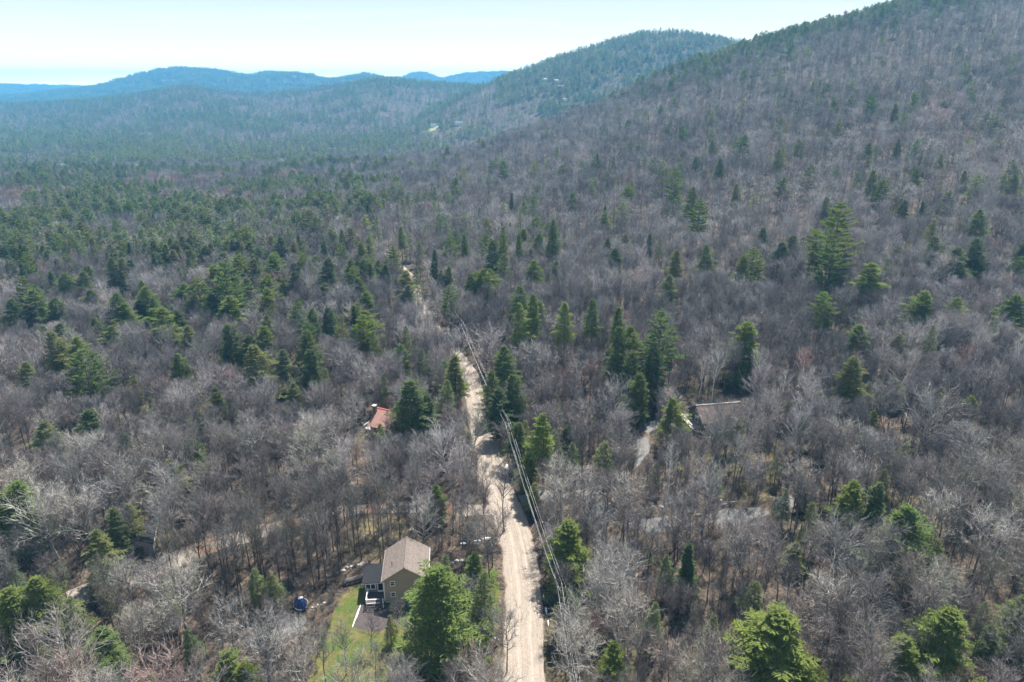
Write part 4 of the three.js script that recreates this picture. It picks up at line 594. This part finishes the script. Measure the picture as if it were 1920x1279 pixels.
{ // brown-roofed cabin
  const c = thing('brown_roofed_cabin', 'cabin with a rusty brown metal roof right of the road', 'cabin', 50.8, ground(50.8, 154.5), -154.4, Math.PI / 2 + 0.17);
  const w = 8.0, d = 11, e = 3.0, rise = 2.6;
  part('wall', gablePrism(w, d, e, rise), M.darkWood, c);
  for (const s of [-1, 1]) { const r = part('roof', roofSlab(w, d, e, rise, s, 0.4, 0.1), M.brownRoof, c); part('fascia', box(s * (w / 2 + 0.4) - 0.03, s * (w / 2 + 0.4) + 0.03, e - 0.42, e - 0.2, -d / 2 - 0.4, d / 2 + 0.4), M.greyWood, r); }
  part('ridge_cap', box(-0.2, 0.2, e + rise + 0.1, e + rise + 0.2, -d / 2 - 0.4, d / 2 + 0.4), M.greyWood, c);
  windowPart(c, w / 2 + 0.01, 1.7, -3, 1.1, 1.2, Math.PI / 2); windowPart(c, w / 2 + 0.01, 1.7, 1.5, 1.1, 1.2, Math.PI / 2); windowPart(c, -0.5, 2.2, -d / 2 - 0.01, 1.5, 1.3, Math.PI); windowPart(c, 0, 4.4, -d / 2 - 0.01, 0.9, 0.8, Math.PI);
  const z1 = -d / 2 - 0.03, z0 = z1 - 2.2;
  part('deck_floor', planar(box(-3, 4.6, 0.95, 1.05, z0, z1).toNonIndexed()), M.greyWood, c);
  for (let k = 0; k < 5; k++) part('deck_post', box(-3 + k * 1.86, -2.88 + k * 1.86, -0.3, 1.95, z0 - 0.06, z0 + 0.06), M.paleWood, c);
  part('handrail', box(-3, 4.6, 1.95, 2.06, z0 - 0.08, z0 + 0.08), M.paleWood, c); part('bottom_rail', box(-3, 4.6, 1.2, 1.28, z0 - 0.04, z0 + 0.04), M.paleWood, c);
  for (let k = 0; k < 4; k++) part('step', box(4.7 + k * 0.32, 5.05 + k * 0.32, 0.75 - k * 0.22, 0.82 - k * 0.22, z0, z1), M.paleWood, c);
}
{ // dark shed and the car beside it, left edge
  const c = thing('dark_shed', 'low dark roofed shed half hidden behind bare branches on the left', 'shed', -69.8, ground(-69.8, 109), -109, 0.35);
  part('wall', gablePrism(4.4, 5.2, 2.3, 1.3), M.greyWood, c);
  for (const s of [-1, 1]) { const r = part('roof', roofSlab(4.4, 5.2, 2.3, 1.3, s, 0.3, 0.1), M.darkRoof, c); part('fascia', box(s * 2.5 - 0.03, s * 2.5 + 0.03, 1.98, 2.12, -2.9, 2.9), M.paleWood, r); }
  const dr = part('door', box(-0.7, 0.7, 0, 2.0, 2.61, 2.67), M.darkWood, c); part('handle', box(0.5, 0.56, 0.95, 1.1, 2.67, 2.73), M.steel, dr);
}
function car(name, label, x, z, turn, paint) {
  const c = thing(name, label, 'car', x, ground(x, z), -z, turn);
  const side = (pts, half, bevel) => { const g = new THREE.ExtrudeGeometry(new THREE.Shape(pts.map(([a, b]) => new THREE.Vector2(a, b))), { depth: half * 2 - bevel * 2, bevelEnabled: true, bevelSize: bevel, bevelThickness: bevel, bevelSegments: 2 }); g.translate(0, 0, -half + bevel); return g; };
  part('body', side([[-2.15, 0.35], [-2.2, 0.75], [-2.05, 0.98], [-0.95, 1.02], [1.0, 1.0], [2.0, 0.88], [2.2, 0.68], [2.18, 0.35]], 0.88, 0.06), paint, c);
  const cab = part('cabin', side([[-1.9, 1.0], [-1.55, 1.5], [-0.2, 1.56], [0.35, 1.46], [1.05, 1.0]], 0.76, 0.08), paint, c);
  for (const s of [-1, 1]) part('side_window', side([[-1.62, 1.07], [-1.42, 1.42], [-0.2, 1.47], [0.28, 1.4], [0.8, 1.07]], 0.01, 0.002).translate(0, 0, s * 0.77), M.glass, cab);
  const ws = new THREE.BoxGeometry(0.03, 0.76, 1.3); ws.rotateZ(0.99); ws.translate(0.78, 1.24, 0); part('windscreen', ws, M.glass, cab);
  const rw = new THREE.BoxGeometry(0.03, 0.5, 1.25); rw.rotateZ(-0.6); rw.translate(-1.79, 1.27, 0); part('rear_window', rw, M.glass, cab);
  for (const a of [-1.35, 1.35]) for (const s of [-1, 1]) { const g = new THREE.CylinderGeometry(0.33, 0.33, 0.22, 18); g.rotateX(Math.PI / 2); g.translate(a, 0.33, s * 0.82); const wl = part('wheel', g, M.black, c); const q = new THREE.CylinderGeometry(0.19, 0.19, 0.02, 14); q.rotateX(Math.PI / 2); q.translate(a, 0.33, s * 0.94); part('rim', q, M.steel, wl); }
  for (const s of [-1, 1]) { part('headlight', box(2.17, 2.25, 0.62, 0.78, s * 0.62 - 0.17, s * 0.62 + 0.17), M.trim, c); part('tail_light', box(-2.26, -2.18, 0.7, 0.86, s * 0.66 - 0.14, s * 0.66 + 0.14), rgb(0.35, 0.02, 0.02), c); }
  return c;
}
car('parked_car', 'dark blue car parked beside the low dark shed', -72.6, 103.2, 0.9, new THREE.MeshPhysicalMaterial({ color: new THREE.Color(0.035, 0.05, 0.085), roughness: 0.3, clearcoat: 1, clearcoatRoughness: 0.08 }));
// far houses
for (const f of FAR) {
  const h = thing('far_house', f.label, 'house', f.X, ground(f.X, f.Z), -f.Z, f.turn + Math.PI / 2);
  part('wall', gablePrism(f.d, f.w, f.h, f.rise), M[f.wall], h);
  for (const s of [-1, 1]) part('roof', roofSlab(f.d, f.w, f.h, f.rise, s, 0.5, 0.2), M[f.roof], h);
  for (let k = 0; k < 4; k++) windowPart(h, f.d / 2 + 0.02, f.h * 0.55, -f.w / 2 + f.w * (k + 0.5) / 4, 1.1, 1.4, Math.PI / 2);
  for (let k = 0; k < (f.dormers ?? 0); k++) { const g = gablePrism(2.4, 2.6, 2.0, 1.4); g.rotateY(Math.PI / 2); g.translate(f.d / 2 - 1.6, f.h + 0.2, -f.w / 2 + f.w * (k + 0.5) / f.dormers); part('dormer', g, M.whiteWall, h); }
}
{ const [X, Z] = hit(806, 243); patch('meadow', 'bright yellow-green meadow far off below the dark roofed farmhouse', [[X - 18, Z - 30], [X + 14, Z - 34], [X + 18, Z + 12], [X - 14, Z + 14]], new THREE.MeshStandardMaterial({ color: new THREE.Color(0.22, 0.23, 0.09), roughness: 1 }), 0.4, 'structure', 6, 8); }

// ------------------------------------------------------------------ poles and wires
const POLES = [[9.6, 42], [7.7, 87.4], [-1.0, 143], [-15.9, 213], [-35.5, 283]], TOP = 9.4;
POLES.forEach(([X, Z], i) => {
  if (i === 0) return;
  const y = ground(X, Z), nx = POLES[Math.max(0, i - 1)], dir = Math.atan2(nx[0] - X, nx[1] - Z);
  const p = thing('utility_pole', ['', 'weathered utility pole beside the foreground road, nearest the camera', 'utility pole right of the road below the dark evergreens', 'utility pole where the road bends left among bare trunks', 'utility pole farthest along the road in the trees'][i], 'pole', X, y, -Z, dir, 'utility poles along the dirt road');
  const g = new THREE.CylinderGeometry(0.11, 0.17, TOP + 0.6, 9); g.translate(0, (TOP + 0.6) / 2 - 0.5, 0); part('pole', g, M.greyWood, p);
  part('crossarm', box(-0.75, 0.75, TOP - 0.75, TOP - 0.62, 0.09, 0.19), M.greyWood, p);
  for (const x of [-0.62, 0.62]) { const q = new THREE.CylinderGeometry(0.05, 0.07, 0.22, 8); q.translate(x, TOP - 0.51, 0.14); part('insulator', q, M.trim, p); }
  const q = new THREE.CylinderGeometry(0.05, 0.07, 0.26, 8); q.translate(0, TOP + 0.2, 0); part('insulator', q, M.trim, p);
  const tr = new THREE.CylinderGeometry(0.16, 0.16, 0.55, 12); tr.translate(0, TOP - 1.6, 0.33); if (i === 2 || i === 1) { const can = part('transformer', tr, M.steel, p); part('bracket', box(-0.05, 0.05, TOP - 1.8, TOP - 1.4, 0.1, 0.2), M.steel, can); }
});
M.wire = rgb(0.6, 0.6, 0.6, { roughness: 0.6, metalness: 0.3 });
const SPAN = ['', 'in the foreground', 'from the foreground pole to the second pole', 'from the second pole to the road bend', 'beyond the road bend'], WHICH = ['left of the two outer lines', 'right of the two outer lines', 'top line', 'low thick cable'];
for (let i = 1; i < POLES.length; i++) [[-0.62, TOP - 0.38, 0.015], [0.62, TOP - 0.38, 0.015], [0, TOP + 0.34, 0.015], [0.14, TOP - 2.3, 0.02]].forEach(([off, h, r], k) => {
  const [a, b] = POLES[i - 1], [c, e] = POLES[i], l = Math.hypot(c - a, e - b), ox = (e - b) / l * off, oz = -(c - a) / l * off, pts = [];
  for (let j = 0; j <= 16; j++) { const t = j / 16; pts.push(new THREE.Vector3(lerp(a, c, t) + ox, lerp(ground(a, b), ground(c, e), t) + h - 1.1 * 4 * t * (1 - t) * (k === 3 ? 1.2 : 1), -(lerp(b, e, t) + oz))); }
  const m = lit(new THREE.Mesh(new THREE.TubeGeometry(new THREE.CatmullRomCurve3(pts), 32, r, 5), M.wire)); m.name = numbered('overhead_wire'); tag(m, 'overhead wire ' + SPAN[i] + ', ' + WHICH[k], 'wire', 'wires strung along the road'); scene.add(m);
});

// ------------------------------------------------------------------ small things
function lump(seed, rx, ry, rz, rough = 0.35, n = 2) { // an uneven stone or heap resting on y = 0
  const g = new THREE.IcosahedronGeometry(1, n), p = g.attributes.position;
  for (let i = 0; i < p.count; i++) { const x = p.getX(i), y = p.getY(i), z = p.getZ(i), k = 1 + rough * (fbm(x * 1.3 + seed * 3.7 + 9, y * 1.3 + z * 1.7 + seed, 3) - 0.5) * 2; p.setXYZ(i, x * k * rx, Math.max(-0.35, y * k) * ry, z * k * rz); }
  g.computeVertexNormals(); return g;
}
const STONES = [rgb(0.27, 0.26, 0.245), rgb(0.35, 0.34, 0.325), rgb(0.2, 0.19, 0.18)], stoneGeo = [0, 1, 2, 3].map((k) => lump(k + 1, 1, 0.7, 0.85)), rs = mulberry(77);
function stones(label, group, list) { for (const [X, Z, r] of list) { const m = lit(new THREE.Mesh(stoneGeo[Math.floor(rs() * 4)], STONES[Math.floor(rs() * 3)])); m.name = numbered('field_stone'); m.position.set(X, ground(X, Z) + r * 0.15, -Z); m.scale.setScalar(r); m.rotation.y = rs() * 6.28; tag(m, label, 'stone', group); scene.add(m); } }
const along = (x0, z0, x1, z1, n, r0, r1, j) => Array.from({ length: n }, (_, i) => [lerp(x0, x1, (i + rs() * 0.6) / n) + (rs() - 0.5) * j, lerp(z0, z1, (i + rs() * 0.6) / n) + (rs() - 0.5) * j, lerp(r0, r1, rs())]);
stones('grey field stone in the short row right of the blue tarp', 'stones beside the blue tarp', along(-34.2, 92.4, -31.2, 94.4, 9, 0.16, 0.34, 0.5));
stones('grey field stone in the old wall left of the dark porch', 'stones left of the porch', along(-33, 101, -26.5, 104.5, 16, 0.2, 0.5, 0.9));
stones('grey stone in the line behind the tan house towards the road', 'stones behind the tan house', along(-13, 104, -5, 106.5, 14, 0.2, 0.45, 0.8));
stones('grey stone at the edge of the right-hand gravel strip', 'stones by the parking strip', along(28, 121, 44, 122.5, 16, 0.25, 0.6, 1.4));
stones('pale stone on the bank right of the road below the bend', 'stones right of the road', along(-5, 172, -9, 192, 18, 0.2, 0.5, 1.4));
stones('pale stone dotted on the slope above the blue tarp', 'stones above the blue tarp', along(-40, 95, -36, 100, 7, 0.12, 0.3, 2.5));
M.snow = rgb(0.85, 0.86, 0.88);
[[-6.6, 111.2, 0.9, 0.12, 0.3, 'on the left verge behind a triple trunk'], [-9.3, 110.4, 0.6, 0.1, 0.25, 'left of the snow behind the triple trunk'], [-5.0, 111.9, 0.8, 0.12, 0.35, 'nearest the road on the left verge'], [5.4, 95.6, 0.1, 0.07, 0.9, 'edging the right side of the road, farther piece'], [5.7, 92.4, 0.11, 0.07, 0.8, 'edging the right side of the road, middle piece'], [5.9, 89.6, 0.09, 0.06, 0.6, 'edging the right side of the road, nearer piece'], [-25.6, 91.3, 0.11, 0.07, 2.2, 'along the left edge of the mulch bed'], [-1.2, 138.5, 0.3, 0.12, 1.2, 'on the right verge below the second utility pole']].forEach(([X, Z, rx, ry, rz, where], i) => {
  const m = lit(new THREE.Mesh(lump(20 + i, rx, ry, rz, 0.55, 3), M.snow)); m.name = numbered('snow_patch'); m.position.set(X, ground(X, Z) + 0.02, -Z); m.rotation.y = i === 6 ? -0.05 : 0.03; tag(m, 'leftover white snow ' + where, 'snow', 'leftover snow patches'); scene.add(m);
});
{ // blue tarp over a heap
  const t = thing('blue_tarp_heap', 'dark blue tarp draped over a rounded heap at the edge of the yard', 'tarp', -35.4, ground(-35.4, 93.6), -93.4, 0.5);
  const g = lump(41, 1.15, 1.5, 1.5, 0.28, 4), p = g.attributes.position; for (let i = 0; i < p.count; i++) { const y = p.getY(i), a = Math.atan2(p.getZ(i), p.getX(i)), f = 1 + 0.07 * Math.sin(a * 9 + y * 2) * (1 - y / 1.6); p.setX(i, p.getX(i) * f); p.setZ(i, p.getZ(i) * f); } g.computeVertexNormals();
  part('tarp', g, rgb(0.012, 0.028, 0.10, { roughness: 0.35 }), t);
  const w = lump(43, 0.42, 0.2, 0.36, 0.3, 3); w.translate(0.15, 1.45, -0.35); part('white_cover', w, M.trim, t);
  const rope = new THREE.TorusGeometry(1.28, 0.03, 5, 40); rope.rotateX(Math.PI / 2); rope.scale(0.92, 1, 1.2); rope.translate(0, 0.5, 0); part('rope', rope, M.paleWood, t);
}
{ // firewood stack under a dark cover beside the porch
  const t = thing('woodpile', 'long covered woodpile running out from the dark porch', 'woodpile', -27.7, ground(-27.7, 99.4), -99.4, 0.42);
  const lg = new THREE.CylinderGeometry(0.14, 0.14, 0.75, 8); lg.rotateX(Math.PI / 2);
  for (let r = 0; r < 3; r++) for (let k = 0; k < 10 - r; k++) { const m = part('log', lg, k % 3 ? M.log : M.logEnd, t); m.position.set(-1.35 + k * 0.29 + r * 0.145, 0.15 + r * 0.26, 0); }
  const c = new THREE.CylinderGeometry(0.55, 0.55, 3.3, 14, 4, true, -Math.PI / 2, Math.PI), p = c.attributes.position; c.rotateX(-Math.PI / 2); c.rotateY(Math.PI / 2); for (let i = 0; i < p.count; i++) p.setY(i, p.getY(i) + 0.05 * Math.sin(p.getX(i) * 7) + 0.55); c.computeVertexNormals(); part('cover', c, rgb(0.075, 0.065, 0.06), t);
}
{ // mailbox by the road
  const t = thing('mailbox', 'mailbox on a bent wooden post on the left verge near the house drive', 'mailbox', -2.7, ground(-2.7, 85.2), -85.2, -0.5);
  part('post', box(-0.06, 0.06, -0.3, 1.15, -0.06, 0.06), M.paleWood, t); part('arm', box(-0.06, 0.7, 1.0, 1.1, -0.05, 0.05), M.paleWood, t);
  const b = new THREE.CylinderGeometry(0.14, 0.14, 0.6, 12, 1, false, -Math.PI / 2, Math.PI); b.rotateX(-Math.PI / 2); b.translate(0.45, 1.28, 0); const m = part('box', mergeGeometries([b, box(0.31, 0.59, 1.11, 1.28, -0.3, 0.3)]), M.black, t);
  part('flag', box(0.6, 0.62, 1.25, 1.5, -0.05, 0.1), M.redTrim, m); part('door', box(0.33, 0.57, 1.12, 1.36, 0.3, 0.32), M.greyWall, m);
}
{ // leaf litter, stems and brush on the floor of the near wood
  const f = new Faces(), r = mulberry(31);
  for (let i = 0; i < 26; i++) { const a = r() * 6.28, l = 0.5 + 0.9 * r(), p = [(r() - 0.5) * 0.4, 0, (r() - 0.5) * 0.4], d = norm([Math.cos(a) * 0.5, 1, Math.sin(a) * 0.5]), e = add(p, mul(d, l)); f.blade(p, e, 0.03, 0.012, shadeOf(TWIG_R, r, 0.4), r); for (let k = 0; k < 3; k++) { const q = add(p, mul(d, l * (0.4 + 0.5 * r()))); f.blade(q, add(q, [(r() - 0.5) * 0.6, 0.3 * r(), (r() - 0.5) * 0.6]), 0.02, 0, shadeOf(TWIG, r, 0.4), r); } }
  const spots = []; for (let i = 0; i < 30000 && spots.length < 9000; i++) { const Z = 66 + 200 * Math.pow(r(), 1.3), X = (r() - 0.5) * 1.7 * Z; if (density(X, Z) > 0.2) spots.push([X, Z]); }
  const im = new THREE.InstancedMesh(f.geo(), M.twig, spots.length); im.name = 'undergrowth'; tag(im, 'low leafless brush and saplings under the trees', 'undergrowth', null, 'stuff'); lit(im);
  const m4 = new THREE.Matrix4(), q = new THREE.Quaternion(), up = new THREE.Vector3(0, 1, 0), c = new THREE.Color();
  spots.forEach(([X, Z], i) => { const s = 0.8 + 1.6 * r() * r(); m4.compose(new THREE.Vector3(X, ground(X, Z), -Z), q.setFromAxisAngle(up, r() * 6.28), new THREE.Vector3(s, s * (0.8 + 0.6 * r()), s)); im.setMatrixAt(i, m4); const v = 0.6 + 0.6 * r(); c.setRGB(v, v * 0.94, v * 0.86); im.setColorAt(i, c); });
  scene.add(im);
}

renderer.render(scene, camera);
